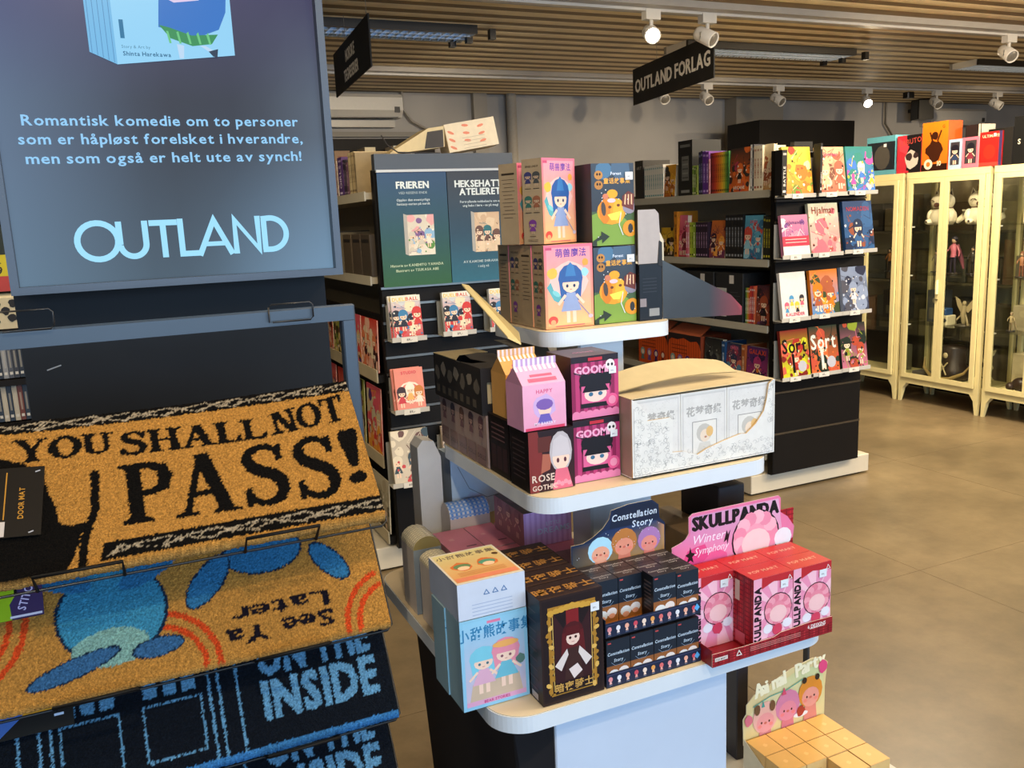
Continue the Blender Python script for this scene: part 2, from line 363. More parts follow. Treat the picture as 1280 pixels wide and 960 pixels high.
def track_spot(loc,aim,lit,label,power=0):
    t=empty('track_spotlight',loc,0,label,'spotlight','track spotlights')
    m=MB(); m.box(-.05,-.025,-.035,.05,.025,.02,'#cfcac0'); m.build('track_adapter','plastic',t)
    m=MB(); m.tube([(0,0,-.035),(0,0,-.09)],.012,'#c8c3b9'); m.build('arm','plastic',t)
    d=(Vector(aim)-Vector(loc)).normalized(); q=d.to_track_quat('Z','Y').to_matrix().to_4x4()
    m=MB(); m.T=Matrix.Translation((0,0,-.112))@q@Matrix.Scale(.82,4)
    m.lathe([(.0,-.1),(.045,-.1),(.055,-.08),(.058,.06),(.052,.065),(.050,.05),(0,.045)],'#d5d0c6',20)
    h=m.build('lamp_head','plastic',t)
    m=MB(); m.T=Matrix.Translation((0,0,-.112))@q@Matrix.Scale(.82,4); m.lathe([(0,.058),(.045,.056),(.049,.05)],'#fff2d8' if lit else '#6a655c',16); m.build('lens','lit' if lit else 'plastic',h)
    m=MB(); m.T=Matrix.Translation((0,0,-.112))@Matrix.Scale(.82,4)
    for a in (-1,1): m.tube([(0,0,.05),(.062*a,0,.03),(.064*a,0,-.02)],.006,'#c8c3b9',6)
    m.build('yoke','plastic',t)
    if lit: spot(Vector(loc)+Vector((0,0,-.112))+d*.075,aim,power,WARM,85,.04)
track_spot((3.02,4.5,2.64),(1.6,1.2,1.2),True,'lit white spot lamp on the near ceiling beam',30)
track_spot((3.42,4.5,2.64),(4.2,2.4,1.4),False,'unlit white spot lamp above the right end of the black hanging sign')
track_spot((6.1,4.5,2.64),(5.6,2.9,1.6),False,'unlit white spot lamp at the far right of the near beam')
for x,ax,lit,lab in ((4.72,4.2,0,'faint white spot lamp half hidden under the black hanging sign'),(5.2,5.0,0,'white spot lamp just right of the hanging sign on the far beam'),
    (6.05,6.5,0,'small white spot lamp on the far beam above the black endcap'),(7.2,6.0,1,'lit white spot lamp glowing on the far beam'),
    (8.2,7.6,0,'white spot lamp on the far beam right of the black speaker'),(9.15,10,0,'rightmost white spot lamp on the far beam')):
    track_spot((x,6.85,2.64),(ax,4.6,1.2),bool(lit),lab,22)

def hang_sign(p0,p1,z0,z1,lines,label,name,lh,y0s,xs=1):
    """thin black board between floor points p0 (viewer left) and p1 (right)"""
    d=Vector((p1[0]-p0[0],p1[1]-p0[1],0)); L=d.length; a=math.atan2(d.y,d.x)
    t=empty(name,(p0[0],p0[1],z0),a,label,'sign')
    m=MB(); m.box(0,0,0,L,.008,z1-z0,'#0d0c0b'); m.build('board','matte',t)
    for s,yy in zip(lines,y0s): m=MB(); A=art_front(m,0,0,L); A.text(s,.5,yy*(z1-z0)/L,lh/L,'#f4f0e6','c',1,xs,fat=.0028); m.build('lettering','paper',t)
    for x in (.42,L-.05): m=MB(); m.tube([(x,.004,z1-z0),(x,.004,CZ-z0)],.0015,'#8c8880',5); m.build('wire','steel',t)
hang_sign((3.69,5.75),(3.478,4.515),2.3,2.555,['OUTLAND FORLAG'],'black hanging board reading OUTLAND FORLAG','hanging_sign',.088,[.33],.98)
hang_sign((1.411,5.609),(1.325,4.507),2.3,2.555,['NORSKE','TEGNESERIER'],'narrow black hanging board reading NORSKE TEGNESERIER','hanging_sign',.062,[.56,.16],.8)

# -------- back wall fittings
def aircon(x0,x1,z0,z1,label):
    t=empty('air_conditioner',(x0,7.85,z0),0,label,'air conditioner'); L=x1-x0; h=z1-z0; m=MB()
    pr=[(.2,0),(.05,0),(.0,.06),(0,h-.03),(.03,h),(.2,h)]
    m.grid([[(0,a,b) for a,b in pr],[(L,a,b) for a,b in pr]],'#cbc8c0',False,False)
    m.face([(0,a,b) for a,b in pr],'#bdbab2'); m.face([(L,a,b) for a,b in pr][::-1],'#bdbab2'); m.build('casing','plastic',t)
    m=MB(); m.box(.04,.03,-.004,L-.04,.12,.004,'#55534e'); m.build('air_outlet','plastic',t)
    m=MB(); m.box(L-.08,-.003,.04,L-.03,.001,.09,'#3a3936'); m.build('display','plastic',t)
aircon(1.35,2.58,2.46,2.66,'white wall air conditioner at the left under the ceiling')
aircon(9.35,10.3,2.42,2.62,'white wall air conditioner above the glass cabinets')
m=MB(); m.box(1.5,7.93,2.38,2.52,8.05,2.44,'#b3afa6'); tag(m.build('cable_duct','plastic'),'grey cable duct under the left air conditioner','duct')
m=MB(); m.tube([(3.72,7.97,0),(3.72,7.97,CZ)],.05,'#a39c90',14); tag(m.build('wall_pipe','matte'),'thick painted pipe down the back wall','pipe')
m=MB(); m.tube([(2.62,7.98,2.7),(2.62,7.98,2.55),(2.7,7.98,2.44),(2.84,7.98,2.37),(3.0,7.98,2.36),(3.4,7.98,2.36)],.012,'#8d887e',8); tag(m.build('cable','plastic'),'grey cable drooping from the left air conditioner','cable')
m=MB(); m.tube([(8.72,8.0,2.7),(8.72,8.0,2.45),(8.85,8.0,2.3),(9.1,8.0,2.28)],.012,'#5d584e',8); tag(m.build('cable','plastic'),'dark cable curving below the black speaker','cable')
t=empty('wall_speaker',(9.05,7.75,2.6),R(-20),'small black loudspeaker hanging at the back wall','speaker')
m=MB(); m.bbox(-.1,-.08,-.13,.1,.1,.1,'#0e0d0d',.01); m.build('housing','plastic',t); m=MB(); m.box(-.02,.1,-.02,.02,.3,.02,'#191817'); m.build('bracket','plastic',t)
m=MB(); m.bbox(7.95,7.0,CZ-.1,8.05,7.08,CZ-.035,'#1b1a18',.01); tag(m.build('ceiling_sensor','plastic'),'tiny black sensor on the far ceiling beam','sensor')
m=MB(); m.bbox(5.95,7.0,0,7.2,7.5,2.36,'#151210',.005); tag(m.build('tall_cupboard','black'),'tall black cupboard rising behind the book shelves','cupboard')
# black shelf wall with goods far left at the back wall
t=empty('back_shelf',(-1.5,7.55,0),0,'dark back wall shelf with pale boxes on it','shelf')
m=MB(); m.box(0,.4,0,4.4,.45,2.28,'#171412'); m.build('back_panel','black',t)
for z in (.5,.95,1.4,1.82): m=MB(); m.box(0,0,z,4.4,.4,z+.03,'#7d745f'); m.build('shelf_board','lam',t)
rb=random.Random(8); x=.02; k=0
for z in (1.43,1.85):
    x=2.6
    while x<4.2:
        wd=rb.uniform(.08,.2); h=rb.uniform(.2,.36); c=rb.choice(['#d8cba8','#cbb98c','#c98a3c','#8c6b4a','#e3dcc6','#5c4636'])
        m=MB(); m.box(0,0,0,wd,.25,h,c); A=art_front(m,0,0,wd); A.rect(.12,.2*h/wd,.88,.6*h/wd,mix(c,'#402818',.5)); A.rect(.2,.7*h/wd,.8,.85*h/wd,mix(c,'#802020',.5))
        o=m.build('game_box','paper'); o.location=(-1.5+x,7.6,z+.002); tag(o,ORD[k]+' pale box from the left on the far back shelf, '+('upper' if z>1.5 else 'lower')+' row','box','boxes on the far back shelf'); x+=wd+.01; k+=1
    k=0

# ================================================================ LEFT: PILLAR, SCREEN, MAT RACK
m=MB(); m.box(-.137,1.5,0,.332,2.1,CZ,'#16181c'); A=art_front(m,-.137,0,.469,y=1.5)
A.line([(.065*1,(1.303)/.469),(.085,(1.306)/.469),(.108,(1.309)/.469)],.004,'#8a8f95')
struct('trim_6',m,'black')
t=empty('display_screen',(-.132,1.42,1.424),0,'large portrait screen with light blue OUTLAND lettering on the black pillar','screen')
W=.478; HH=.86
m=MB(); b=.011
m.box(0,0,0,W,.075,b,'#3d4654'); m.box(0,0,HH-b,W,.075,HH,'#3d4654'); m.box(0,0,b,b,.075,HH-b,'#3d4654'); m.box(W-b,0,b,W,.075,HH-b,'#3d4654'); m.box(b,.02,b,W-b,.075,HH-b,'#14161a'); m.build('bezel','metal',t)
m=MB(); nx,ny=10,16
def scol(u,v):  # display gradient with a window reflection partly painted into it
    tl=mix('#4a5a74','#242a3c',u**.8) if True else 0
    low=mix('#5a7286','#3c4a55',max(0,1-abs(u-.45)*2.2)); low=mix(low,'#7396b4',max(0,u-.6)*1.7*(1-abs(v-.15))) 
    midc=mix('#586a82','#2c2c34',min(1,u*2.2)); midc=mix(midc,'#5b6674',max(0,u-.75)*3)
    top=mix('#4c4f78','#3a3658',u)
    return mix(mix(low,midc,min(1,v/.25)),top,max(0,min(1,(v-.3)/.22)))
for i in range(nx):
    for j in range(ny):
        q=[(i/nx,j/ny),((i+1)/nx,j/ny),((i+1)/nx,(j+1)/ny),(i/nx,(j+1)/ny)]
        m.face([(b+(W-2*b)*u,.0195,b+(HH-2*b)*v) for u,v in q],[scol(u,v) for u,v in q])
A=Art(m,(0,.019,0),(1,0,0),(0,0,1),1,lay=.0001)
X0=-.132; Z0=1.424
def px_(x,z): return x-X0,z-Z0
TC='#8fc8f2'
for s,xa,xb,z in (('Romantisk komedie om to personer',-.09,.297,1.6605),('som er håpløst forelsket i hverandre,',-.097,.302,1.6345),('men som også er helt ute av synch!',-.091,.298,1.6075)):
    wd=layout(s,.0145,1)[1]; A.text(s,xa-X0,z-Z0,.0145,TC,'l',1,xs=(xb-xa)/wd)
# OUTLAND word mark: geometric strokes
def ringpts(cx,cy,rx,ry,a0,a1,n=28): return [(cx+rx*math.cos(a0+(a1-a0)*i/n),cy+ry*math.sin(a0+(a1-a0)*i/n)) for i in range(n+1)]
bx,bz=-.043-X0,1.4665-Z0; hh=.057; st=.0085; LC='#9cdcfb'
A.line(ringpts(bx+.031,bz+hh/2,.0275,.0265,0,2*math.pi),st,LC)
A.line([(bx+.061,bz+hh-.001),(bx+.061,bz+.022)]+ringpts(bx+.079,bz+.0225,.018,.0185,math.pi,2*math.pi)+[(bx+.097,bz+hh-.001)],st,LC)
A.line([(bx+.103,bz+hh-.005),(bx+.143,bz+hh-.005)],st,LC); A.line([(bx+.1225,bz+hh-.005),(bx+.1225,bz)],st,LC)
A.line([(bx+.1475,bz+hh),(bx+.1475,bz+.004),(bx+.176,bz+.004)],st,LC)
A.line([(bx+.172,bz),(bx+.1965,bz+hh-.004),(bx+.221,bz)],st,LC); A.line([(bx+.182,bz+.017),(bx+.212,bz+.017)],st*.8,LC)
A.line([(bx+.2275,bz),(bx+.2275,bz+hh-.004),(bx+.2625,bz+.005),(bx+.2625,bz+hh)],st,LC)
A.line([(bx+.272,bz+hh-.005),(bx+.272,bz+.004)],st,LC); A.line([(bx+.268,bz+hh-.005)]+ringpts(bx+.281,bz+hh/2,.025,.0245,math.pi/2,-math.pi/2)+[(bx+.268,bz+.004)],st,LC)
# picture of a stack of books on the screen
def spoly(pts,c): A.poly([(a-X0,z-Z0) for a,z in pts],c)
ra=random.Random(2)
spoly([(.009,1.762),(.044,1.746),(.21,1.764),(.21,2.02),(.009,2.02)],'#8fcdf0')
spoly([(.009,1.762),(.044,1.746),(.044,2.02),(.009,2.02)],'#6fb4e0')
for k in range(5): spoly([(.012+k*.007,1.761-k*.0031),(.0128+k*.007,1.761-k*.0031),(.0128+k*.007,2.02),(.012+k*.007,2.02)],'#4a83b4')
A.text('1',.052-X0,1.783-Z0,.025,'#1d6f9a','l',1,xs=1.2); A.text('Story & Art by',.052-X0,1.769-Z0,.0042,'#4a7f9c'); A.text('Shinta Harekawa',.053-X0,1.7585-Z0,.006,'#27648a','l',1)
spoly([(.118,1.798),(.155,1.79),(.178,1.795),(.196,1.812),(.203,1.84),(.2,2.0),(.12,2.0)],'#d8c8e4')
spoly([(.105,1.80),(.125,1.795),(.14,1.787),(.165,1.79),(.19,1.80),(.202,1.825),(.206,1.86),(.18,1.86),(.165,1.84),(.13,1.835),(.11,1.845)],'#2a6fc0')
spoly([(.106,1.803),(.120,1.785),(.150,1.775),(.178,1.779),(.188,1.793),(.150,1.790),(.12,1.800)],'#2f8a52')
for k in range(5): spoly([(.115+k*.014,1.795-k*.001),(.118+k*.014,1.795),(.121+k*.014,1.778),(.118+k*.014,1.778)],'#66c07c')
spoly([(.128,1.777),(.138,1.775),(.136,1.757),(.130,1.7565)],'#b8d4ee'); spoly([(.16,1.776),(.168,1.776),(.182,1.768),(.178,1.764)],'#b8d4ee'); spoly([(.172,1.768),(.186,1.772),(.184,1.760),(.178,1.761)],'#20324a')
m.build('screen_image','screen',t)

# ---- rack
RK='#35414f'
t=empty('mat_rack',(.0,1.2,0),0,'dark blue-grey steel rack that holds the doormats','rack')
m=MB(); m.bbox(-.5,0,1.372,.305,.012,1.394,RK,.002); m.build('top_bar','metal',t)
for x in (-.5,.2855): m=MB(); m.bbox(x,0,0,x+.0195,.02,1.373,RK,.002); m.build('post','metal',t)
for x in (-.5,.2855): m=MB(); m.bbox(x,-.35,0,x+.0195,.3,.02,RK,.002); m.build('foot','metal',t)
def loopwire(x0,x1,z0,z1,y,name='wire_loop'):
    m=MB(); r=.0012; c=.004; m.tube([(x0,y,z0),(x0,y,z1-c),(x0+c,y,z1),(x1-c,y,z1),(x1,y,z1-c),(x1,y,z0+c),(x1-c,y,z0),(x0+c,y,z0)],r,'#1a1a1c',6); return m
for a,b_ in ((-.13,-.07),(.186,.245)): loopwire(a,b_,1.378+(.016 if a<0 else .0),1.402+(.016 if a<0 else 0),-.006).build('wire_loop','metal',t)
# ---- serif letter shapes: each shape is a list of rings combined by even-odd
def Lr(x0,y0,x1,y1): return [[(x0,y0),(x1,y0),(x1,y1),(x0,y1)]]
def Rg(cx,cy,rx,ry,rx2,ry2): 
    f=lambda a,b:[(cx+a*math.cos(2*math.pi*i/28),cy+b*math.sin(2*math.pi*i/28)) for i in range(28)]
    return [f(rx,ry),f(rx2,ry2)]
def sweep(path,wds):
    n=len(path); l=[];r=[]
    for i in range(n):
        a=path[max(0,i-1)]; b=path[min(n-1,i+1)]; dx,dy=b[0]-a[0],b[1]-a[1]; q=math.hypot(dx,dy) or 1; w=wds[i]/2
        l.append((path[i][0]-dy/q*w,path[i][1]+dx/q*w)); r.append((path[i][0]+dy/q*w,path[i][1]-dx/q*w))
    return [l+r[::-1]]
def stem(x,y0,y1,T=.17,top=1,bot=1,sf=.2):
    o=[Lr(x-T/2,y0,x+T/2,y1)]
    if bot: o.append([[(x-sf,y0),(x+sf,y0),(x+sf*.9,y0+.05),(x+T/2,y0+.09),(x-T/2,y0+.09),(x-sf*.9,y0+.05)]])
    if top: o.append([[(x-sf,y1),(x+sf,y1),(x+sf*.9,y1-.05),(x+T/2,y1-.09),(x-T/2,y1-.09),(x-sf*.9,y1-.05)]])
    return o
def diag(x0,y0,x1,y1,T): return [[(x0-T/2,y0),(x0+T/2,y0),(x1+T/2,y1),(x1-T/2,y1)]]
Sp=[(.66,.80),(.60,.91),(.47,.97),(.33,.96),(.2,.88),(.16,.76),(.22,.64),(.36,.56),(.52,.48),(.63,.38),(.65,.24),(.57,.11),(.42,.04),(.27,.05),(.15,.13),(.1,.24)]
Sw=[.07,.08,.08,.1,.13,.16,.17,.18,.18,.18,.17,.13,.1,.08,.08,.07]
SER={'Y':([diag(.42,.45,.12,1,.17),diag(.45,.45,.74,1,.08)]+stem(.43,0,.5,.17,0,1)+[Lr(-.04,.95,.3,1),Lr(.6,.95,.9,1)],.86),
 'O':([Rg(.42,.5,.42,.52,.24,.43)],.84),
 'U':(stem(.16,.3,1,.16,1,0)+stem(.66,.3,1,.08,1,0)+[sweep([(.16,.34),(.18,.16),(.28,.06),(.42,.03),(.56,.07),(.64,.18),(.66,.34)],[.16,.15,.12,.09,.08,.08,.08])],.84),
 'S':([sweep(Sp,Sw),[[(.62,.72),(.70,.72),(.72,.98),(.66,.98)]],[[(.06,.02),(.12,.02),(.14,.3),(.07,.3)]]],.76),
 'H':(stem(.16,0,1,.16)+stem(.68,0,1,.16)+[Lr(.16,.47,.68,.55)],.86),
 'A':([diag(.1,0,.42,1,.08),diag(.7,0,.43,1,.19),Lr(.2,.3,.62,.38),Lr(-.04,0,.26,.05),Lr(.5,0,.9,.05)],.88),
 'L':(stem(.18,0,1,.17)+[Lr(.18,0,.66,.07),[[(.6,.0),(.68,0),(.68,.28),(.64,.28)]]],.7),
 'N':(stem(.16,0,1,.08)+stem(.74,0,1,.08)+[diag(.72,0,.18,1,.17)],.88),
 'T':(stem(.4,0,1,.17,0,1)+[Lr(.02,.92,.78,1),[[(.0,1),(.07,1),(.06,.72),(.02,.72)]],[[(.73,1),(.8,1),(.78,.72),(.74,.72)]]],.8),
 'P':(stem(.18,0,1,.18)+[sweep([(.2,.955),(.42,.95),(.58,.88),(.64,.72),(.58,.56),(.42,.48),(.2,.475)],[.09,.1,.15,.18,.15,.1,.08])],.7),
 '!':([[[(.06,.32),(.14,.32),(.22,.9),(.19,1),(.03,1),(.0,.9)]],[[(.1+.09*math.cos(i*.5236),.1+.1*math.sin(i*.5236)) for i in range(12)]]],.24)}
class Ras:
    fat=[(0,0)]; spc=.05
    """colour grid over a mat, painted by even-odd polygons (metres)"""
    def __init__(s,u0,u1,L,st,base):
        s.u=np.arange(u0,u1+st/2,st); s.v=np.arange(0,L+st/2,st); s.U,s.V=np.meshgrid(s.u,s.v); rs=np.random.RandomState(3)
        s.JU=s.U+rs.uniform(-.0011,.0011,s.U.shape); s.JV=s.V+rs.uniform(-.0011,.0011,s.V.shape)
        s.C=np.zeros(s.U.shape+(3,)); s.C[:]=H(base)
    def shape(s,rings,c):
        x0=min(p[0] for r in rings for p in r)-.003; x1=max(p[0] for r in rings for p in r)+.003; y0=min(p[1] for r in rings for p in r)-.003; y1=max(p[1] for r in rings for p in r)+.003
        i0,i1=np.searchsorted(s.u,[x0,x1]); j0,j1=np.searchsorted(s.v,[y0,y1])
        if i1<=i0 or j1<=j0: return
        X=s.JU[j0:j1,i0:i1]; Y=s.JV[j0:j1,i0:i1]; ins=np.zeros(X.shape,bool)
        for r in rings:
            for a,b in zip(r,r[1:]+r[:1]):
                if a[1]==b[1]: continue
                cnd=(a[1]>Y)!=(b[1]>Y); ins^=cnd&(X<(b[0]-a[0])*(Y-a[1])/(b[1]-a[1])+a[0])
        s.C[j0:j1,i0:i1][ins]=H(c)
    def ell(s,cx,cy,rx,ry,c,a=0,n=24):
        ca,sa=math.cos(a),math.sin(a)
        s.shape([[(cx+rx*math.cos(2*math.pi*i/n)*ca-ry*math.sin(2*math.pi*i/n)*sa,cy+rx*math.cos(2*math.pi*i/n)*sa+ry*math.sin(2*math.pi*i/n)*ca) for i in range(n)]],c)
    def line(s,pts,w,c): s.shape(sweep(pts,[w]*len(pts)),c)
    def serif(s,word,x0,x1,y0a,y1a,y0b,y1b,c,gap=.1):
        """word between x0..x1, base and cap heights run linearly a->b"""
        tot=sum(SER[ch][1] for ch in word)+gap*(len(word)-1); k=(x1-x0)/tot; x=0
        for ch in word:
            for sh in SER[ch][0]:
                rr=[]
                for r in sh:
                    q=[]
                    for a,b in r:
                        X=x0+(x+a)*k; t=(X-x0)/(x1-x0); lo=y0a*(1-t)+y0b*t; hi=y1a*(1-t)+y1b*t; q.append((X,lo+(hi-lo)*b))
                    rr.append(q)
                for dx,dy in ((0,0),(.0014,.0006),(-.0014,-.0006),(.0007,-.0008)): s.shape([[(X+dx,Y+dy) for X,Y in q] for q in rr],c)
            x+=SER[ch][1]+gap
    def text(s,t,x0,x1,y0,h,c,flip=False,bold=1):
        g,wd=layout(t,h,bold,s.spc); k=(x1-x0)/wd
        for vs,fs in g:
            pp=[((x1-a*k),(y0+h-b)) if flip else (x0+a*k,y0+b) for a,b in vs]
            for dx,dy in s.fat:
                for f in fs: s.shape([[(pp[i][0]+dx,pp[i][1]+dy) for i in f]],c)
def doormat(name_label,T,B,L,ras,th=.016,edge='#b98a4a',curl=.004,group=None):
    """T,B: (y,z) top and bottom of the upper face"""
    e=Vector((0,T[0]-B[0],T[1]-B[1])).normalized(); n=Vector((1,0,0)).cross(e); nv,nu=ras.U.shape; rs=np.random.RandomState(5)
    if n.y>0: n=-n
    hgt=rs.uniform(-.0009,.0009,(nv,nu)); uc=(ras.U-ras.u[0])/(ras.u[-1]-ras.u[0])
    P=np.zeros((nv,nu,3)); B3=np.array([0,B[0],B[1]]); 
    # the far end of the face rolls slightly over its support
    sag=-.010*np.sin(math.pi*np.clip(uc,0,1))*(ras.V/L)**2
    for i in range(3): P[...,i]=B3[i]+ras.V*e[i]+(hgt+sag)*n[i]
    P[...,0]+=ras.U
    org=Vector((float(ras.u[0]),B[0],B[1]))
    rows=[]
    # front lip (fringe) : rounds down over the thickness
    lip=[]; lc=[]
    for k in range(4):
        a=k/3; q=P[0].copy()
        for i in range(3): q[:,i]=P[0][:,i]-n[i]*th*(1-a)-e[i]*(.006*math.sin(a*math.pi))
        q+=rs.uniform(-.0008,.0008,q.shape); lip.append(q)
    full=np.concatenate([np.array(lip[:3]),P],0); colr=np.concatenate([np.tile(np.array(H(edge)),(3,nu,1)),ras.C],0)
    sh=np.clip(rs.normal(1,.13,full.shape[:2]),.6,1.4)[...,None]; colr=colr*sh
    bot=P[-1].copy(); 
    for i in range(3): bot[:,i]-=n[i]*th
    full=np.concatenate([full,bot[None]],0); colr=np.concatenate([colr,colr[-1:]],0)
    # end flaps on both sides
    ns,nu=full.shape[:2]
    full=full-np.array(org)
    left=full[:,:1].copy(); right=full[:,-1:].copy()
    for i in range(3): left[:,:,i]-=0; 
    nn=np.array(n)*th
    wl=full[:,:1]-0; 
    side_l=full[:,:1].copy(); side_r=full[:,-1:].copy()
    base_l=side_l[3:-1]-nn; base_r=side_r[3:-1]-nn
    V=full.reshape(-1,3); idx=np.arange(ns*nu).reshape(ns,nu)
    F=np.stack([idx[:-1,:-1],idx[:-1,1:],idx[1:,1:],idx[1:,:-1]],-1).reshape(-1,4).tolist()
    n0=len(V); V=np.concatenate([V,base_l.reshape(-1,3),base_r.reshape(-1,3)]); m_=base_l.shape[0]
    for k in range(m_-1):
        F.append([int(idx[3+k,0]),int(idx[4+k,0]),n0+k+1,n0+k]); F.append([int(idx[4+k,-1]),int(idx[3+k,-1]),n0+m_+k,n0+m_+k+1])
    F.append([n0,n0+m_-1,n0+2*m_-1,n0+m_])
    me=bpy.data.meshes.new('doormat'); me.from_pydata(V.tolist(),[],F)
    cv=np.concatenate([colr.reshape(-1,3),np.tile(np.array(H(edge))*.8,(2*m_,1))]); at=me.color_attributes.new('Col','FLOAT_COLOR','POINT')
    at.data.foreach_set('color',np.concatenate([cv,np.ones((len(cv),1))],1).astype(np.float32).ravel())
    me.polygons.foreach_set('use_smooth',[True]*len(F)); me.materials.append(M['coir']); me.update()
    o=bpy.data.objects.new('doormat',me); o.location=org; col.objects.link(o); tag(o,name_label,'doormat',group); return o,e,n,org
TAN='#b27e3a'; BK='#0b0806'
U0,U1=-.245,.276
r1=Ras(U0,U1,.212,.0016,TAN)
r1.shape([[(U0-1,.193),(U1+1,.193),(U1+1,.3),(U0-1,.3)]],BK); r1.shape([[(-.048,.003),(U1+1,.003),(U1+1,.025),(-.042,.025)]],BK)
WH='#a09078'
def vine(y,x0,x1,seed):
    q=random.Random(seed); x=x0
    while x<x1:
        L_=.05+q.random()*.02; r1.line([(x,y-.006),(x+L_*.5,y+.001+q.random()*.003),(x+L_,y+.006)],.0022,WH); r1.line([(x+.01,y+.006),(x+L_*.5,y-.001),(x+L_*.95,y-.007)],.0016,WH)
        for k in range(3): a=x+q.random()*L_; r1.line([(a,y-.004),(a+.010,y+.004)],.0018,WH)
        x+=L_*.8
vine(.202,U0,U1,1); vine(.014,-.04,U1,2)
for w_,a,b,ya,yb,yc,yd in (('YOU',-.126,-.022,.150,.183,.150,.180),('SHALL',-.016,.158,.141,.177,.138,.170),('NOT',.166,.262,.140,.174,.148,.190)): r1.serif(w_,a,b,ya,yb,yc,yd,BK,.06)
r1.serif('PASS',-.018,.236,.044,.126,.034,.128,BK,.06); r1.serif('!',.245,.272,.047,.130,.050,.132,BK)
# plain dark cloaked mass and an upright pole in place of the printed figure
r1.shape([[(U0-1,-.01),(-.085,-.01),(-.07,.02),(-.062,.045),(-.085,.06),(-.088,.085),(-.093,.10),(-.098,.125),(-.12,.15),(-.16,.165),(U0-1,.165)]],BK)
r1.line([(-.066,-.01),(-.062,.03),(-.048,.07),(-.044,.125)],.009,BK); r1.line([(-.10,.05),(-.075,.048),(-.055,.05)],.012,BK)
mat1,e1,n1,_=doormat('tan coir doormat reading YOU SHALL NOT PASS!, topmost on the rack',(1.17,1.292),(1.015,1.148),.212,r1,.02)
def mat_tag(T,B,u,v,ww,hh_,paint,label,rot=0):
    e=Vector((0,T[0]-B[0],T[1]-B[1])).normalized(); n=Vector((1,0,0)).cross(e)
    if n.y>0: n=-n
    m=MB(); o=Vector((u,B[0],B[1]))+e*v+n*.004; c,s=math.cos(rot),math.sin(rot); uu=Vector((1,0,0))*c+e*s; vv=e*c-Vector((1,0,0))*s
    o0=o.copy(); o=Vector((0,0,0)); m.extr([o,o+uu*ww,o+uu*ww+vv*hh_,o+vv*hh_],-n*.0012,'#15120f'); A=Art(m,o,uu,vv,ww)
    if A.n.dot(n)<0: A.n=-A.n
    paint(A,hh_/ww); ob=m.build('mat_tag','gloss'); ob.location=o0; tag(ob,label,'tag'); return ob
def tg1(A,h):
    A.rect(0,0,1,h,'#191512'); A.rect(.02,.02,.42,.32,'#b4aaa4')
    A.text('RINGS',.28,.4,.22,'#a8772c','l',1,xs=.75,rot=R(90)); A.text('DOOR MAT',.70,.36,.09,'#a8772c','l',1,xs=.9,rot=R(90)); A.rect(.38,.36,.40,h-.1,'#a8772c')
    for x,y_ in ((.1,h-.1),(.85,h-.12),(.8,.06)): A.line([(x,y_),(x+.08,y_+.03)],.025,'#9a9aa0')
mat_tag((1.17,1.292),(1.015,1.148),-.165,.052,.062,.09,tg1,'black and gold card tag stapled to the topmost doormat',R(-5))
BL='#2f6f9c'; DB='#16283e'
r2=Ras(U0,U1,.23,.0016,TAN)
def arc(cx,cy,r,a0,a1,w_): r2.line([(cx+r*math.cos(a0+(a1-a0)*i/14),cy+r*math.sin(a0+(a1-a0)*i/14)) for i in range(15)],w_,'#c8451c')
for rr_ in (.068,.052): arc(-.002,.004,rr_,R(80),R(-4),.007)
for rr_ in (.066,.050): arc(.288,.004,rr_,R(105),R(184),.007)
for rr_ in (.08,.064): arc(-.215,.10,rr_,R(30),R(-75),.007)
# abstract plain blue patches where the printed picture was
r2.ell(.135,.125,.05,.030,DB); r2.ell(.135,.125,.047,.028,BL); r2.ell(.215,.095,.034,.016,DB,R(-52)); r2.ell(.215,.095,.031,.0135,BL,R(-52)); r2.ell(.065,.10,.040,.018,DB,R(48)); r2.ell(.065,.10,.037,.0155,BL,R(48))
r2.ell(-.045,.085,.062,.058,DB); r2.ell(-.045,.085,.058,.055,'#3a86a8'); r2.ell(-.05,.045,.042,.022,'#7ea8a0'); r2.ell(-.09,.030,.052,.012,DB,R(14)); r2.ell(-.09,.030,.049,.010,'#35618c',R(14)); r2.ell(.0,.034,.030,.012,DB,R(4)); r2.ell(.0,.034,.027,.010,'#35618c',R(4)); r2.ell(.005,.135,.045,.016,BL,R(30)); r2.ell(-.105,.14,.045,.016,BL,R(-25))
r2.fat=[(-.0008,0),(.0008,0)]; r2.text('See Ya',.076,.206,.014,.020,'#15101a',True); r2.text('Later',.086,.205,.040,.019,'#15101a',True)
doormat('tan coir doormat with blue patches and upside-down See Ya Later',(1.157,1.185),(1.027,.995),.23,r2,.012)
def tg2(A,h): 
    A.rect(0,0,.66,h,'#8fae1c'); A.poly([(.62,0),(1,0),(1,h),(.66,h),(.7,h*.7),(.6,h*.4)],'#3c2c50'); A.text('STITCH',.78,.1,.1,'#c8b8d8','l',1,xs=.8,rot=R(70)); A.rect(.6,.02,.98,.05,'#cfc8d8')
mat_tag((1.157,1.185),(1.027,.995),-.2,.098,.085,.045,tg2,'green and purple card tag on the second doormat')
NV='#0d131c'; LB='#5f93b8'
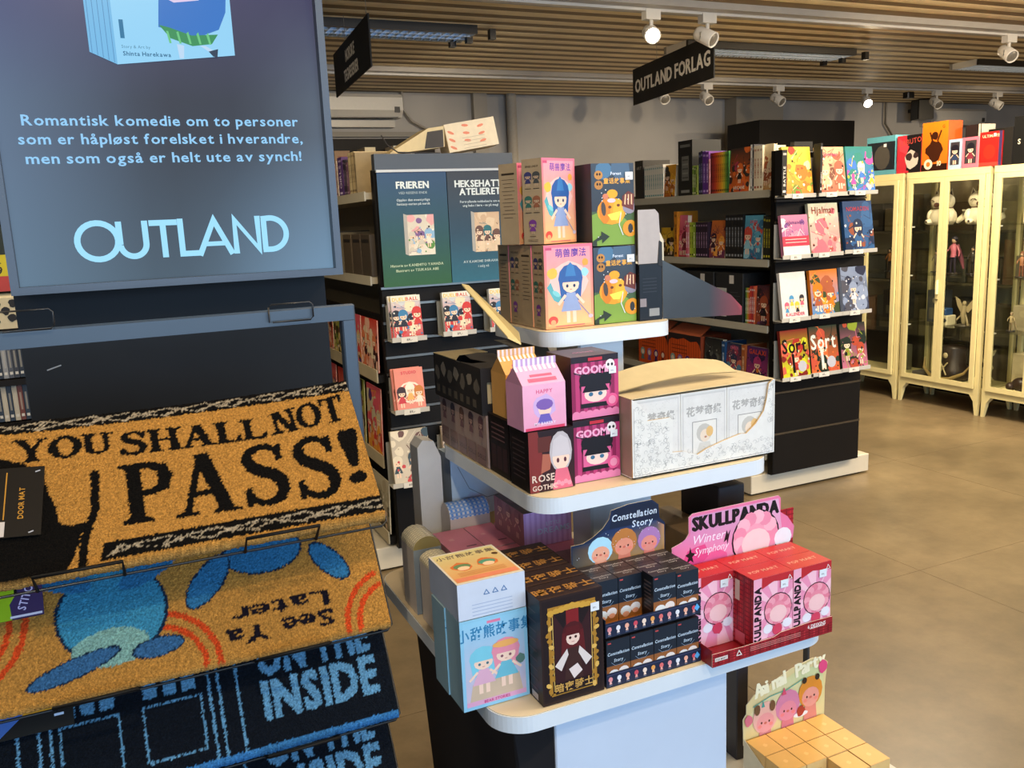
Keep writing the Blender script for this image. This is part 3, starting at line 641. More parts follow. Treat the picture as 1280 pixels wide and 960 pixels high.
def inside(lab):
    r=Ras(U0,U1,.215,.0016,NV)
    r.fat=[(a,b) for a in (-.0014,0,.0014) for b in (-.001,.001)]; r.spc=.14
    r.text('ON THE',.113,.256,.088,.042,LB); r.text('INSIDE',.113,.258,.034,.046,LB)
    for x in (.051,.062,.084,-.126,-.138,-.16): r.line([(x,.004),(x,.2)],.003,LB)
    for x0,x1 in ((-.026,.040),(-.116,-.053)):
        r.line([(x0,.02),(x0,.084),(x1,.084),(x1,.02),(x0,.02)],.003,LB)
        for k in range(3): q=x0+k*(x1-x0)/3; r.shape([[(q+.002,.093),(q+.017,.093),(q+.017,.116),(q+.002,.116)]],LB); r.shape([[(q+.002,.122),(q+.017,.122),(q+.017,.146),(q+.002,.146)]],LB)
    r.shape([[(U0-1,-.01),(U1+1,-.01),(U1+1,.004),(U0-1,.004)]],'#3a79b4')
    return r
ri=inside(0)
doormat('dark navy doormat reading ON THE INSIDE, third from the top',(1.14,1.045),(1.02,.87),.212,ri,.014,edge='#2f6ca8')
doormat('dark navy doormat reading ON THE INSIDE, lowest in view on the rack',(1.15,.905),(1.03,.735),.205,ri,.014,edge='#2f6ca8')
def tg3(A,h): A.rect(0,0,.6,h,'#3d5fa0'); A.poly([(.45,h*.5),(1,h*.5),(1,h),(.6,h)],'#c98a20'); A.poly([(.2,0),(1,0),(1,h*.5),(.45,h*.5)],'#14110f'); A.rect(.8,h*.35,.9,h*.42,'#b8c4d8')
mat_tag((1.14,1.045),(1.02,.87),-.2,.085,.10,.04,tg3,'blue and orange card tag on the third doormat')
# wire trays that carry the mats (parts of the rack)
for k,((Ty,Tz),(By,Bz),L,loops) in enumerate([((1.17,1.292),(1.015,1.148),.212,((-.112,-.025),(.106,.190))),((1.157,1.185),(1.027,.995),.23,((-.113,-.027),(.107,.193))),((1.14,1.045),(1.02,.87),.212,((-.14,-.05),(.107,.194))),((1.15,.905),(1.03,.735),.205,((-.14,-.05),(.107,.194)))]):
    e=Vector((0,Ty-By,Tz-Bz)).normalized(); n=Vector((0,-e.z,e.y)); n=n if n.y<0 else -n
    th=.022 if k==0 else .016; m=MB(); o=Vector((0,By-1.2,Bz))-n*th-e*.007
    m.tube([o+Vector((-.25,0,0)),o+Vector((.274,0,0)),o+Vector((.281,0,0))+e*.006,o+Vector((.282,0,0))+e*(L-.005),o+Vector((.286,.02,0))+e*(L)],.0016,'#141416',6)
    tr=m.build('wire_tray','metal',t)
    for a,b_ in loops:
        m=MB(); f=o-Vector((0,.002,0)); fo=n*.03+Vector((0,-.004,0)); m.tube([f+Vector((a,0,0)),f+Vector((a,0,0))+fo*(1 if k else 1.2),f+Vector((b_,0,0))+fo*(1 if k else 1.2),f+Vector((b_,0,0))],.0021,'#050506',6); m.build('guard_loop','black',tr)

# ================================================================ BOOKS AND SHELVING
def spine_book(t,h,d,c,tc=None,title=None,band=None,rnd=random):
    """book standing with its spine to the front: origin front-left-bottom"""
    m=MB(); m.box(0,0,0,t,.0015,h,c); m.box(0,.0015,0,.0015,d,h,c); m.box(t-.0015,.0015,0,t,d,h,c); m.box(.0015,.0015,.003,t-.0015,d-.003,h-.003,'#d9cfb4')
    A=Art(m,(0,0,0),(1,0,0),(0,0,1),t); H_=h/t; tc=tc or '#e8e0cc'
    if band: A.rect(0,H_*band[0],1,H_*band[1],band[2])
    if title: A.text(title,.72,H_*.2,.45,tc,'l',1,rot=R(90),xs=min(1.3,H_*.6/max(.1,layout(title,.45,1)[1])))
    else:
        A.rect(.25,H_*.28,.75,H_*.72,mix(c,tc,.55)); 
        for k in range(5): A.rect(.3,H_*(.32+.08*k),.7,H_*(.345+.08*k),mix(c,tc,.9 if k%2 else .2))
    A.rect(.2,H_*.06,.8,H_*.11,tc); A.rect(.15,H_*.88,.85,H_*.93,mix(c,tc,.6))
    return m
def face_book(w,h,t,c,paint):
    m=MB(); m.box(0,0,0,w,.001,h,c); m.box(0,t-.001,0,w,t,h,c); m.box(0,.001,0,.0015,t-.001,h,c); m.box(.0015,.001,.002,w-.002,t-.001,h-.002,'#e3dac2')
    A=cart_front(m,0,0,w,h); paint(A,h/w); return m
LEFT=R(-90)
def lean(o,loc,rotz,tilt): # tilt backwards about the bottom front edge
    o.matrix_world=Matrix.Translation((loc[0],loc[1],loc[2]+.0045))@Matrix.Rotation(rotz,4,'Z')@Matrix.Rotation(-tilt,4,'X')
def side_tilt(o,loc,rotz,tilt):
    o.matrix_world=Matrix.Translation(loc)@Matrix.Rotation(rotz,4,'Z')@Matrix.Rotation(tilt,4,'Y')

def gondola(loc,L,hx,shelves,label,back,name='shelving_unit',top=1.62,depth=.3,bc='#a2977f'):
    """two-sided shelving; origin front-left corner at floor, facing local -Y; L along local X; hx half depth"""
    t=empty(name,loc,LEFT,label,'shelving')
    m=MB(); m.box(0,hx-.015,.11,L,hx+.015,top,back); m.build('back_panel','matte',t)
    m=MB(); m.bbox(-.1,-.09,.012,L,2*hx+.13,.11,'#cfc6b2',.003); m.build('plinth','lam',t)
    for z in shelves:
        m=MB(); m.box(0,hx-depth,z-.028,L,hx-.015,z,bc); m.box(0,hx+.015,z-.028,L,hx+depth,z,bc); b=m.build('shelf_board','lam',t); b['kind']='stuff'
        m=MB(); m.box(0,hx-depth-.006,z-.034,L,hx-depth,z+.004,'#b9b3a0'); r=m.build('price_rail','lam',b)
        for k in range(3):
            m=MB(); m.box(.1+k*.42,hx-depth-.008,z-.03,.16+k*.42,hx-depth-.0055,z,'#ded8c8'); m.build('price_label','paper',b)
    return t
# --- right shelving (its end shows the black display)
G2X=3.04
gondola((G2X,6.2,0),2.69,.31,(.22,.56,.90,1.24,1.59),'double-sided book shelving behind the tiered table, black display on its end','#8f8672')
rb=random.Random(12)
def put_spines(x,y,z,specs,rowlab,grp,d=.15,h=.2,tilt=0):
    """specs: list of colours (spine t from list) placed toward -y. returns y"""
    for k,(c,t,hh_,tc,title) in enumerate(specs):
        o=spine_book(t-.0008,hh_,d,c,tc,title).build('book','paper'); 
        if tilt: side_tilt(o,(x,y,z),LEFT,tilt)
        else: o.location=(x,y,z+.0012); o.rotation_euler=(0,0,LEFT)
        tag(o,'%s book from left, %s'%(ORD[k],rowlab),'book',grp); y-=t
    return y
def put_face(x,y,z,w,h,c,paint,label,t=.03,tilt=.06,rz=LEFT,grp=None,name='book'):
    o=face_book(w,h,t,c,paint).build(name,'paper'); lean(o,(x,y,z),rz,tilt); tag(o,label,'book',grp); return o
def pal_cover(seed,pal,title=None,tc='#fff',n=2,ty=.82,ts=.11):
    def f(A,h): cover(A,h,pal,random.Random(seed),title,tc,n,ty,ts)
    return f
X=G2X+.02; z1=1.59; g='books on the top shelf of the right shelving'
o=MB(); o.box(0,0,0,.09,.2,.235,'#2a2826'); A=art_front(o,0,0,.09); A.text('ART',.5,2.0,.2,'#b8b0a0','c',1)
o=o.build('book_box','paper',None,(X,4.76,z1+.0015),LEFT); tag(o,'dark slipcase at the far left of the right top shelf','box')
put_spines(X,4.655,z1,[('#e8e4d4',.0225,.195,'#3f9a9a',None)]*9,'white and teal manga run on the top shelf',g,.13)
put_face(X,4.445,z1,.105,.185,'#c98a1c',pal_cover(1,['#e0a020','#b05a10','#241a10','#f0c850']),'orange-yellow cover facing out beside the white and teal run',.04,.08)
m=spine_book(.135,.31,.2,'#141514','#8d8d84').build('book_box','paper',None,(X,4.30,z1+.0015),LEFT); tag(m,'tall black boxed set on the top shelf','box')
put_spines(X-.0035,4.16,z1,[('#7f9a3c',.016,.165,'#e8e8c0',None),('#56702c',.016,.16,'#e8e8c0',None),('#97a848',.016,.165,'#2a3010',None)],'short green run beside the tall black set',g)
y=put_spines(X,4.106,z1,[('#20243a',.02,.235,'#8088b0',None),('#2c2440',.016,.24,'#9a90c0',None),('#5a2c86',.03,.235,'#c0a0e0',None),('#6c2f8c',.026,.232,'#e0c0f0',None)],'dark and purple books on the top shelf',g)
o=spine_book(.0125,.19,.14,'#e6a8b0','#a03048').build('book','paper',None,(X-.003,4.0133,z1+.0012),LEFT); tag(o,'slim pink book standing in front of the purple ones','book')
cs=['#7c1f22','#a5282a','#c43c22','#d85a1e','#e0781c','#e69420','#e8b428','#c8b830','#6f9a34','#3f7a3a']
y=put_spines(X,4.0,z1,[(c,.0158,.22,'#1a0f0c',None) for c in cs],'rainbow run from red to green on the top shelf',g)
put_face(X-.005,3.835,z1,.16,.225,'#1a1412',pal_cover(3,['#14100e','#d0601a','#a03048','#2a1c18'],'ARCANE','#e8dcc8',1,.06,.1),'dark cover with orange and red shapes facing out on the top shelf')
put_spines(X,3.668,z1,[('#e8e4dc',.014,.235,'#555',None),('#2f3038',.012,.235,'#aaa',None),('#dccfb4',.022,.225,'#a0402c',None),('#e4d9c0',.022,.225,'#a05030',None),('#e8dfc8',.022,.225,'#907050',None)],'cream run at the near end of the top shelf',g)
put_face(X,3.572,z1,.064,.225,'#e6d5ae',pal_cover(4,['#ead9b0','#c89858','#a0522c','#e8d8b8']),'cream floral cover at the near end of the top shelf',.02,.06)
z2=1.24; g='books on the second shelf of the right shelving'
put_face(X,4.49,z2,.14,.17,'#c89a1c',pal_cover(5,['#d8a820','#181410','#e8c040','#4a3010']),'yellow and black cover on the second shelf')
put_spines(X,4.345,z2,[('#d8881c',.03,.265,'#5a2c08',None)],'second shelf, tall orange one',g)
put_face(X+.005,4.31,z2,.075,.24,'#d8607a',pal_cover(6,['#e0708a','#c0304a','#f0b0a0','#7a2030']),'pink cover beside the tall orange spine')
y=put_spines(X,4.23,z2,[('#e0607a',.018,.20,'#fff',None),('#e88a9c',.018,.2,'#fff',None),('#c8d040',.018,.2,'#30340c',None),('#a8c038',.018,.2,'#30340c',None),('#8aa430',.018,.2,'#f0f0c0',None)],'pink and lime run on the second shelf',g)
y=put_spines(X,4.135,z2,[('#2c1c2e',.022,.2,'#a080a0',None)]*5,'dark purple run on the second shelf',g)
put_face(X,4.015,z2,.135,.205,'#c8642c',pal_cover(7,['#d0702c','#6a2a4c','#e8a040','#38182c'],n=2),'orange and plum cover leaning on the second shelf',.03,.12)
y=put_spines(X,3.87,z2,[('#16171a',.0245,.235,'#8c9096',None)]*6,'black run on the second shelf',g)
put_face(X-.004,3.715,z2,.14,.225,'#3f84a4',pal_cover(8,['#5aa4c0','#2f6a90','#c84a3c','#8fc4d4'],'SAGA','#e0485a',2),'blue cover with small figures facing out on the second shelf')
put_spines(X,3.565,z2,[('#1c2018',.018,.225,'#c8c030',None),('#23261c',.018,.22,'#c8c030',None),('#1c2018',.018,.22,'#c8c030',None)],'dark run with yellow print at the end of the second shelf',g)
z3=.90; g='books on the third shelf of the right shelving'
def blackcase(y,w,lab):
    m=MB(); m.bbox(0,0,0,w,.2,.265,'#232528',.003); A=art_front(m,0,0,w,y=0,base=.0006); h=.265/w
    A.rect(.05,.1,.42,h*.68,'#c8c6c0'); A.lines(.09,.38,h*.6,5,.07,'#6a6a6a',.012,random.Random(1)); A.lines(.5,.9,h*.6,6,.08,'#55585c',.01,random.Random(2)); A.rect(.52,h*.78,.68,h*.95,'#d8d4cc')
    o=m.build('figure_box','paper',None,(X-.005,y,z3+.0015),LEFT); tag(o,lab,'box','black collector boxes')
blackcase(4.44,.2,'black box half hidden behind the grey card wing on the third shelf'); blackcase(4.215,.25,'black box with white label on the third shelf, left of its twin'); blackcase(3.95,.235,'black box with white label on the third shelf, right one')
y=put_spines(X,3.70,z3,[('#5c8a44',.012,.19,'#fff',None),('#c8a030',.012,.19,'#fff',None),('#d85a30',.012,.19,'#fff',None),('#c83a30',.014,.2,'#fff',None),('#a82c38',.014,.2,'#fff',None),('#e07048',.012,.2,'#fff',None)],'thin bright run on the third shelf',g)
put_face(X,3.62,z3,.115,.205,'#2c1a20',pal_cover(9,['#3a1c2c','#a04a2c','#180f14','#6a3a6a'],n=1),'dark plum cover at the end of the third shelf')
z4=.56; g='books on the fourth shelf of the right shelving'
def orange(A,h):
    A.rect(0,0,1,h,'#e0571a')
    for k in range(14): A.rect(k/14,0,k/14+.02,h,'#b8420f')
    A.poly([(0,h),(0,h*.62),(.04,h*.8),(.12,h*.86),(.3,h*.84),(.5,h*.9),(.7,h*.82),(.88,h*.86),(.96,h*.78),(1,h*.62),(1,h)],'#2a1c1e')
    A.lines(.12,.6,h*.68,3,.07,'#8a3010',.015)
    for k in range(4):
        if 1: x=.15+.23*k; A.ell(x,h*.33,.075,.08,['#8ab0a8','#9a6ab0','#5a2c7a','#a8341c'][k]); A.ell(x,h*.32,.045,.05,'#f0d8c0'); A.poly([(x-.06,h*.1),(x+.06,h*.1),(x+.03,h*.24),(x-.03,h*.24)],['#5a7a78','#6a4a90','#3a1c58','#7a2010'][k])
for y0,lab in ((4.74,'orange and black open carton on the fourth shelf, left half of the pair'),(4.41,'orange and black carton on the fourth shelf, right of its twin')):
    m=MB(); w,h=.325,.225; m.box(0,0,0,w,.22,h-.0,'#8a3a1c',top='#c8704c'); A=cart_front(m,0,0,w,h); orange(A,h/w)
    o=m.build('carton','paper',None,(X-.006,y0,z4+.0015),LEFT); tag(o,lab,'box','orange cartons')
    m=MB(); m.extr([(0,0,h),(w,0,h),(w-.02,.09,h+.05),(.02,.09,h+.05)],(0,.0015,.001),'#c86a44'); m.build('lid_flap','paper',o)
put_face(X,4.065,z4,.16,.225,'#17181c',pal_cover(10,['#15171c','#5a5c54','#8c8a7c','#24262c'],n=1),'black cover with a grey ornament on the fourth shelf')
put_spines(X,3.9,z4,[('#1f4a78',.03,.22,'#c8d8e8',None)],'fourth shelf, blue one',g)
put_face(X,3.865,z4,.13,.215,'#28324c',pal_cover(11,['#2a3450','#a83a50','#5a86a0','#d0705a'],'EMBER','#d86a8a',1,.85,.13),'navy and pink cover on the fourth shelf')
put_spines(X,3.73,z4,[('#a85a2c',.03,.22,'#e8c8a0',None)],'fourth shelf, brown-orange one',g)
put_face(X,3.695,z4,.165,.215,'#3a1c48',pal_cover(12,['#48205a','#a8306a','#d8782c','#24123a'],'GALAXI','#d84a20',1,.82,.15),'purple and orange cover at the end of the fourth shelf')

# --- end displays
def endcap(loc,w,h,z0,rails,label,name='end_display',header=None):
    t=empty(name,loc,0,label,'display stand'); m=MB(); m.box(0,.012,z0,w,.04,h,'#0c0b0b'); m.build('board','black',t)
    zs=sorted(rails)
    for a,b_ in zip([z0]+zs,zs+[h]):
        if b_-a>.03: m=MB(); m.bbox(0,0,a+.006,w,.0125,b_-.006,'#0f0d0d',.003); m.build('slat','black',t)
    for z in zs: m=MB(); m.box(0,-.002,z-.005,w,.012,z+.005,'#77736c'); m.build('metal_rail','steel',t)
    return t
E2=endcap((3.05,3.46,0),.605,1.78,.112,[.335,.555,.64,.73,.82,.925,1.02,1.11,1.235,1.33,1.43,1.535,1.63,1.7],'black slatted end display with rows of comic albums')
E1=endcap((1.0,3.48,0),.6,1.72,.112,[.56,.65,.735,.81,.885,.955,1.03,1.10,1.175,1.245],'black slatted end display with two posters and paperbacks')
def holder(par,x,z,w,h,lab=True):
    """clear acrylic holder hung on a slat: coordinates are local to the display"""
    m=MB(); m.box(x-.012,-.012,z-.004,x+w-.004,-.009,z+h*.8,'#8a8880'); m.box(x-.012,-.075,z-.008,x+w+.012,-.012,z-.004,'#b4b0a6'); m.box(x-.012,-.078,z-.008,x+w+.012,-.075,z+.012,'#bdb9b0')
    o=m.build('book_holder','plastic',par)
    if lab: m=MB(); m.box(x+w*.2,-.081,z-.012,x+w*.2+.07,-.079,z+.010,'#dcd8cf'); A=art_front(m,x+w*.2,z-.012,.07,y=-.081); A.text('89,-',.5,.1,.14,'#504c48','c',1); m.build('price_label','paper',o)
def disp(par,x,z,w,h,seed,pal,lab,title=None,tc='#fff',n=2,t=.02,ty=.82,ts=.11,paint=None,copies=1,tilt=.15):
    holder(par,x,z,w,h)
    L=par.location
    for k in range(copies):
        o=face_book(w,h,t,pal[0],paint or pal_cover(seed,pal,title,tc,n,ty,ts)).build('comic_album' if w>.15 else 'paperback','gloss'); lean(o,(L.x+x-.008*k,L.y-.072+t*k*1.2,z+.001),0,tilt)
        tag(o,lab if k==0 else 'copy behind '+lab,'book')
P=[(-.006,1.555,.178,.235,['#e8d048','#d8782c','#6a8a34','#f0e0a0','#c83a2c'],'yellow album with flowers, top left of the black display',None),
   (.214,1.557,.178,.232,['#d8b08a','#b0604a','#7a4a3c','#e8c8b0'],'beige-pink album in the middle of the top row',('Sommer','#c04870')),
   (.405,1.56,.185,.23,['#2a8078','#3a74c8','#b44aa0','#d8c030','#e8e4c8'],'teal and yellow album, top right of the black display',None),
   (-.01,1.256,.17,.205,['#c87a9a','#7a4a8c','#e0c8d0','#d890a8'],'pink and white paperback with red band, second row left','band'),
   (.17,1.258,.195,.255,['#c8cab0','#d86a7a','#a8504c','#e0a8a0'],'pale green album titled Hjalmar, second row middle',('Hjalmar','#8a2c1c')),
   (.4,1.262,.2,.255,['#1f3f6c','#2c5a8c','#8a4a34','#12284a'],'navy blue album with a robed figure, second row right',('NOMADEN','#a83448')),
   (-.01,.942,.165,.235,['#dcd8d4','#e0607a','#4a90c0','#e8c040','#303038'],'white album with bright small figures, third row left',('KALENDER','#c83a5a',.04)),
   (.185,.945,.185,.232,['#d87a20','#4a8cc0','#a85a3c','#3c4a30','#e8a030'],'orange and blue album, third row middle',('HJERT','#e8e4dc',.12)),
   (.395,.945,.18,.235,['#8a98b4','#2a3048','#c8ccd8','#50505c'],'grey-blue album with dark curves, third row right',None),
   (.0,.637,.18,.245,['#7a2420','#c8c82c','#a83028','#d8604c'],'red and yellow album titled Sort, bottom row left',('Sort','#140c0c')),
   (.19,.64,.19,.245,['#27382c','#d86a38','#1c2820','#c0503c'],'dark green and orange album titled Sort, bottom row middle',('Sort','#d8dcd4')),
   (.4,.642,.18,.24,['#26302a','#c07088','#8a9a34','#b04a34','#1c1c20'],'dark album with pink top and green shapes, bottom row right',None)]
for k,(x,z,w,h,pal,lab,ti) in enumerate(P):
    def pp(A,hh,pal=pal,ti=ti,k=k):
        r=random.Random(40+k); n=[0,2,3,0,0,1,5,2,1,1,1,2][k]
        cover(A,hh,pal,r,None,nfig=n) if n!=5 else [A.rect(0,0,1,hh,pal[0])]+[figure(A,.2+.2*i,.12+.2*(i%2),.4,pal[1+i%4],'#f0cdb0',pal[1+(i+1)%4]) for i in range(4)]
        if ti=='band': A.rect(0,hh*.24,1,hh*.48,'#d8344c'); A.rect(0,0,1,hh*.24,'#e0dcd4'); A.text('Salamander',.5,hh*.78,.1,'#5a2c6a','c',1); A.lines(.1,.9,hh*.4,2,.09,'#f0c0c0',.02)
        elif ti:
            if ti[0]=='Sort': A.text('Sort',.48,hh*.52,.4,ti[1],'c',1,.8); A.ell(.72,hh*.22,.16,.16,'#b8b8c4'); A.line([(.4,hh*.5),(.42,hh*.1)],.09,ti[1])
            elif len(ti)==3: A.text(ti[0],.5,ti[2]*hh+.03,.1,ti[1],'c',1)
            else: A.text(ti[0],.5,hh*.8,.17 if ti[0]=='Hjalmar' else .11,ti[1],'c',1,.95)
    disp(E2,x,z,w,h,0,pal,lab,paint=pp)
# dark books standing edge-on between the albums of the top row
for (x,z,w,h,ti,lab) in ((-.055,1.56,.03,.215,'BATTLE','black paperback edge-on at the left end of the top row'),(.1865,1.565,.0125,.24,'DROMMEN','black book with white spine letters between the first two albums')):
    o=spine_book(w,h,.05,'#0f0e10','#d8d4cc',ti).build('book','paper'); o.location=(3.05+x,3.36,z); tag(o,lab,'book')
m=MB(); m.box(0,0,0,.12,.03,.235,'#141313'); tag(m.build('book_box','paper',None,(3.21,3.515,1.592)),'tall black slipcase rising behind the second album of the top row','box')
# posters and header on the left display
m=MB(); m.box(0,-.03,1.715,.605,.012,1.78,'#3a3e44'); m.build('header_strip','metal',E1)
m=MB(); m.box(.004,-.034,1.708,.6,-.02,1.718,'#b8bcc0'); m.build('poster_rail','plastic',E1)
def poster(x,w,zt,zb,name,c0,c1,c2,title,sub,lines_,btm,pal,seed):
    m=MB(); m.box(0,-.028,zb,w,-.026,zt,c0,left='#222'); H_=(zt-zb)/w; A=Art(m,(0,-.028,zb),(1,0,0),(0,0,1),w)
    A.rect(0,H_*.45,1,H_,c1,c2); A.rect(0,0,1,H_*.45,c0,c1)
    y=H_*.86
    for s in title: A.text(s,.5,y,.092,'#d4dcdc','c',1,.95,fat=.003); y-=.112
    if sub: A.text(sub,.5,y+.035,.032,'#a8b8bc','c',0,1.1); y-=.06
    for s in lines_: A.text(s,.5,y,.032,'#c0ccd0','c',1); y-=.055
    b0,b1,t0,t1=.34,.78,.42,H_*.64
    A.poly([(b0,t0+.02),(b0+.05,t0),(b0+.05,t1-.02),(b0,t1)],'#a8a49c'); r=random.Random(seed)
    class Q(CArt):
        pass
    A2=CArt(m,A.P(b0+.05,t0),(1,0,0),(0,0,1),w*(b1-b0-.05)); A2.H=(t1-.02-t0)/(b1-b0-.05); A2.k=1
    cover(A2,A2.H,pal,r,None,nfig=3)
    y=.27
    for s in btm: A.text(s,.5,y,.035,'#b8c8a8' if c0=='#2f5a30' else '#b0c0c4','c',1); y-=.07
    m.build('poster','gloss',E1).location=(x,0,0)
poster(.006,.295,1.708,1.25,'p','#2f5a30','#274c50','#2c4668',['FRIEREN'],'VED REISENS ENDE',['Opplev den eventyrlige','fantasy-serien på norsk'],['Historie av KANEHITO YAMADA','Illustrert av TSUKASA ABE'],['#c8c0b0','#e0d8c8','#7a5a8a','#5a8a3c','#d8a0a0','#8ab0d0'],3)
poster(.304,.292,1.708,1.25,'p','#2f6478','#2a4456','#34363c',['HEKSEHATT-','ATELIERET'],None,['Fortryllende nobbelserie om en','ung heks i lære – se på magi'.replace('–','-')],['AV KAMOME SHIRAHAMA','i salg nå'],['#c8a888','#e0c8a8','#2f6a70','#6a4a3c','#d8c0a0'],5)
mp=['#c8ccd0','#c8342c','#3a7aa8','#202028','#e8d8b8']
def mcov(A,h): cover(A,h,mp,random.Random(5),None,nfig=4); A.rect(0,h*.86,1,h,'#e0dcd0'); A.text('DUELL',.3,h*.88,.11,'#e0b818','c',1,1.1); A.text('BALL',.72,h*.88,.11,'#c83a20','c',1,1.1)
disp(E1,.022,1.035,.125,.175,0,mp,'white paperback with yellow and red title, first on the left display shelf',paint=mcov,t=.014,copies=2)
disp(E1,.245,1.04,.125,.17,0,mp,'white paperback with yellow and red title, middle of the left display shelf',paint=mcov,t=.02)
disp(E1,.458,1.04,.125,.17,0,mp,'white paperback with yellow and red title, half hidden by the kraft boxes',paint=mcov,t=.02)
def rcov(A,h): A.rect(0,0,1,h,'#e08a78'); A.ell(.5,h*.42,.42,.36,'#f0e0d0'); A.ell(.5,h*.42,.36,.3,'#d87868'); cover_fig=[figure(A,.2+.3*i,.1+.1*(i%2),h*.5,['#3a2420','#f0e8d8','#c87a2c'][i],'#f0cdb0',['#c83a3c','#e8b060','#f0e0d0'][i]) for i in range(3)]; A.text('STUDIO',.5,h*.86,.1,'#d83a4c','c',1)
disp(E1,.014,.733,.125,.175,0,['#d89080'],'salmon pink paperback with a ring of small figures',paint=rcov,t=.014,copies=2)
disp(E1,-.018,.42,.165,.225,0,['#b8ac98','#d0c4b0','#6a4a40','#3c4a50','#c84a48','#e0d4bc'],'large cream book with crowded drawing and a white diamond note',n=3,seed=6)if 0 else disp(E1,-.018,.42,.165,.225,6,['#b8ac98','#d0c4b0','#6a4a40','#3c4a50','#c84a48','#e0d4bc'],'large cream book with crowded drawing and a white diamond note',n=3)
disp(E1,.21,.44,.14,.2,7,['#c8b8a8','#a89888','#5c5048'],'beige book seen only as a sliver beside the blue carton',n=1)

# --- left shelving, its long side seen at a slant
G1X=.97
g1=gondola((G1X,6.3,0),2.76,.31,(1.29,1.635),'double-sided shelving seen at a slant between the big screen and the posters','#7a715f',top=1.66)
g='books on the upper shelf of the left shelving'
put_spines(.985,4.05,1.635,[('#d8a8a8',.02,.15,'#6a2030',None),('#c8b8a8',.02,.16,'#403030',None)],'pale pair at the screen edge, upper left shelf',g)
put_spines(.985,3.99,1.635,[('#4c2a6c',.075,.17,'#d8c8e8','GIRLS')],'upper left shelf, thick purple one',g)
put_spines(.985,3.90,1.635,[('#33203c',.03,.155,'#a08ab0',None),('#2c2430',.025,.15,'#908098',None),('#6a4a5c',.03,.14,'#c0a0b0',None)],'dark run right of the thick purple book',g)
put_spines(.985,3.80,1.635,[('#cbb98c',.02,.175,'#6a5030',None),('#d8c8a0',.02,.175,'#6a5030',None),('#a8946c',.02,.175,'#503c20',None),('#c8b488',.02,.175,'#503c20',None),('#b8a47c',.02,.175,'#503c20',None),('#8c7a58',.02,.17,'#302410',None)],'cream run at the near end of the upper left shelf',g)
g='books on the lower shelf of the left shelving'
put_spines(.985,4.25,1.29,[('#c0b48c',.03,.17,'#303020',None),('#a89a70',.03,.18,'#303020',None),('#c8bc98',.03,.18,'#20301c',None),('#8c8260',.025,.18,'#201c10',None),('#2a2620',.02,.19,'#b0a890',None),('#3c382c',.02,.185,'#b0a890',None),('#1c1a18',.02,.19,'#b0a890',None),('#6a6250',.02,.185,'#c8c0a8',None)],'mixed dark and cream run on the lower left shelf',g)
for k,(y,c) in enumerate(((4.0,'#544838'),(3.84,'#493e32'),(3.69,'#40372c'))):
    m=MB(); m.bbox(0,0,0,.14,.2,.175,c,.002); A=art_front(m,0,0,.14,base=.0005); A.rect(.1,1.0,.9,1.1,'#1c1814'); o=m.build('book_box','paper',None,(.985,y,1.2915),LEFT); tag(o,ORD[k]+' plain brown slipcase from the left on the lower left shelf','box','brown slipcases')
# slanted magazine racks on the long side
t=empty('magazine_rack',(.995,3.53,0),0,'black magazine rack along the left shelving below the shelves','rack')
cl=[['#c83a2c','#e8b8a0','#d87a50','#402020','#e0d0b0'],['#d85a6a','#e8a030','#4a3070','#c8c0a0','#d0403c'],['#8a9a3c','#d8c070','#6a4a2c','#c8b890','#30281c'],['#c8c0a8','#8a8268','#b0a488','#504838']]
for r_,(z,hh_) in enumerate(((.88,.225),(.505,.3),(.16,.24))):
    m=MB(); m.box(-.02,0,z-.035,.04,2.4,z-.003,'#1a1817'); m.box(-.026,0,z-.035,-.02,2.4,z+.02,'#b9ad90'); m.box(.03,0,z,.038,2.4,z+hh_+.02,'#141211'); m.build('rack_tray','black',t)
    for k in range(4):
        w=.25 if r_!=1 else .22; y=3.53+.27*(k+1)-.012
        m=face_book(w,hh_,.006,cl[(k+r_)%3 if r_<2 else 3][0],pal_cover(60+k+7*r_,cl[(k+r_)%3 if r_<2 else 3],None,'#fff',3)).build('magazine','gloss'); lean(m,(.980,y,z),LEFT,.03)
        tag(m,'%s magazine from the near end in the %s row of the left rack'%(ORD[k],['top','middle','bottom'][r_]),'magazine','magazines on the left rack')
# boxes lying on top of the left display
def plainbox(name,loc,w,d,h,c,lab,cat='box',rz=0,top=None,paint=None,tiltx=0,tilty=0,mat='paper'):
    m=MB(); m.box(0,0,0,w,d,h,c,top=top)
    if paint: A=cart_front(m,0,0,w,h); paint(A,h/w)
    o=m.build(name,mat); o.matrix_world=Matrix.Translation(loc)@Matrix.Rotation(rz,4,'Z')@Matrix.Rotation(tiltx,4,'X')@Matrix.Rotation(tilty,4,'Y'); tag(o,lab,cat); return o
def feath(A,h):
    A.rect(0,0,1,h,'#ddcdb0'); r=random.Random(3)
    for k in range(9): A.ell(.1+.1*(k*3%9),h*(.15+.8*((k*5)%9)/9),.07,.025,'#d87a5c',8,R(-30+20*(k%3)))
    A.lines(.3,.75,h*.42,4,.06,'#b0a088',.008)
plainbox('mail_carton',(1.365,3.56,1.79),.235,.1,.118,'#d8c8a8','cream carton with orange feather print on top of the left display',paint=feath,tilty=R(-9),tiltx=R(-4))
m=MB(); m.extr([(0,0,0),(.24,0,.03),(.24,.0,.115),(.17,0,.105),(.0,0,.008)],(0,.12,0),'#cdb98c'); m.extr([(.15,-.001,.022),(.235,-.001,.03),(.235,-.001,.1),(.165,-.001,.09)],(0,.001,0),'#2a221c')
tag(m.build('mail_carton','paper',None,(1.10,3.55,1.785)),'open kraft carton tipped over on top of the left display','box')
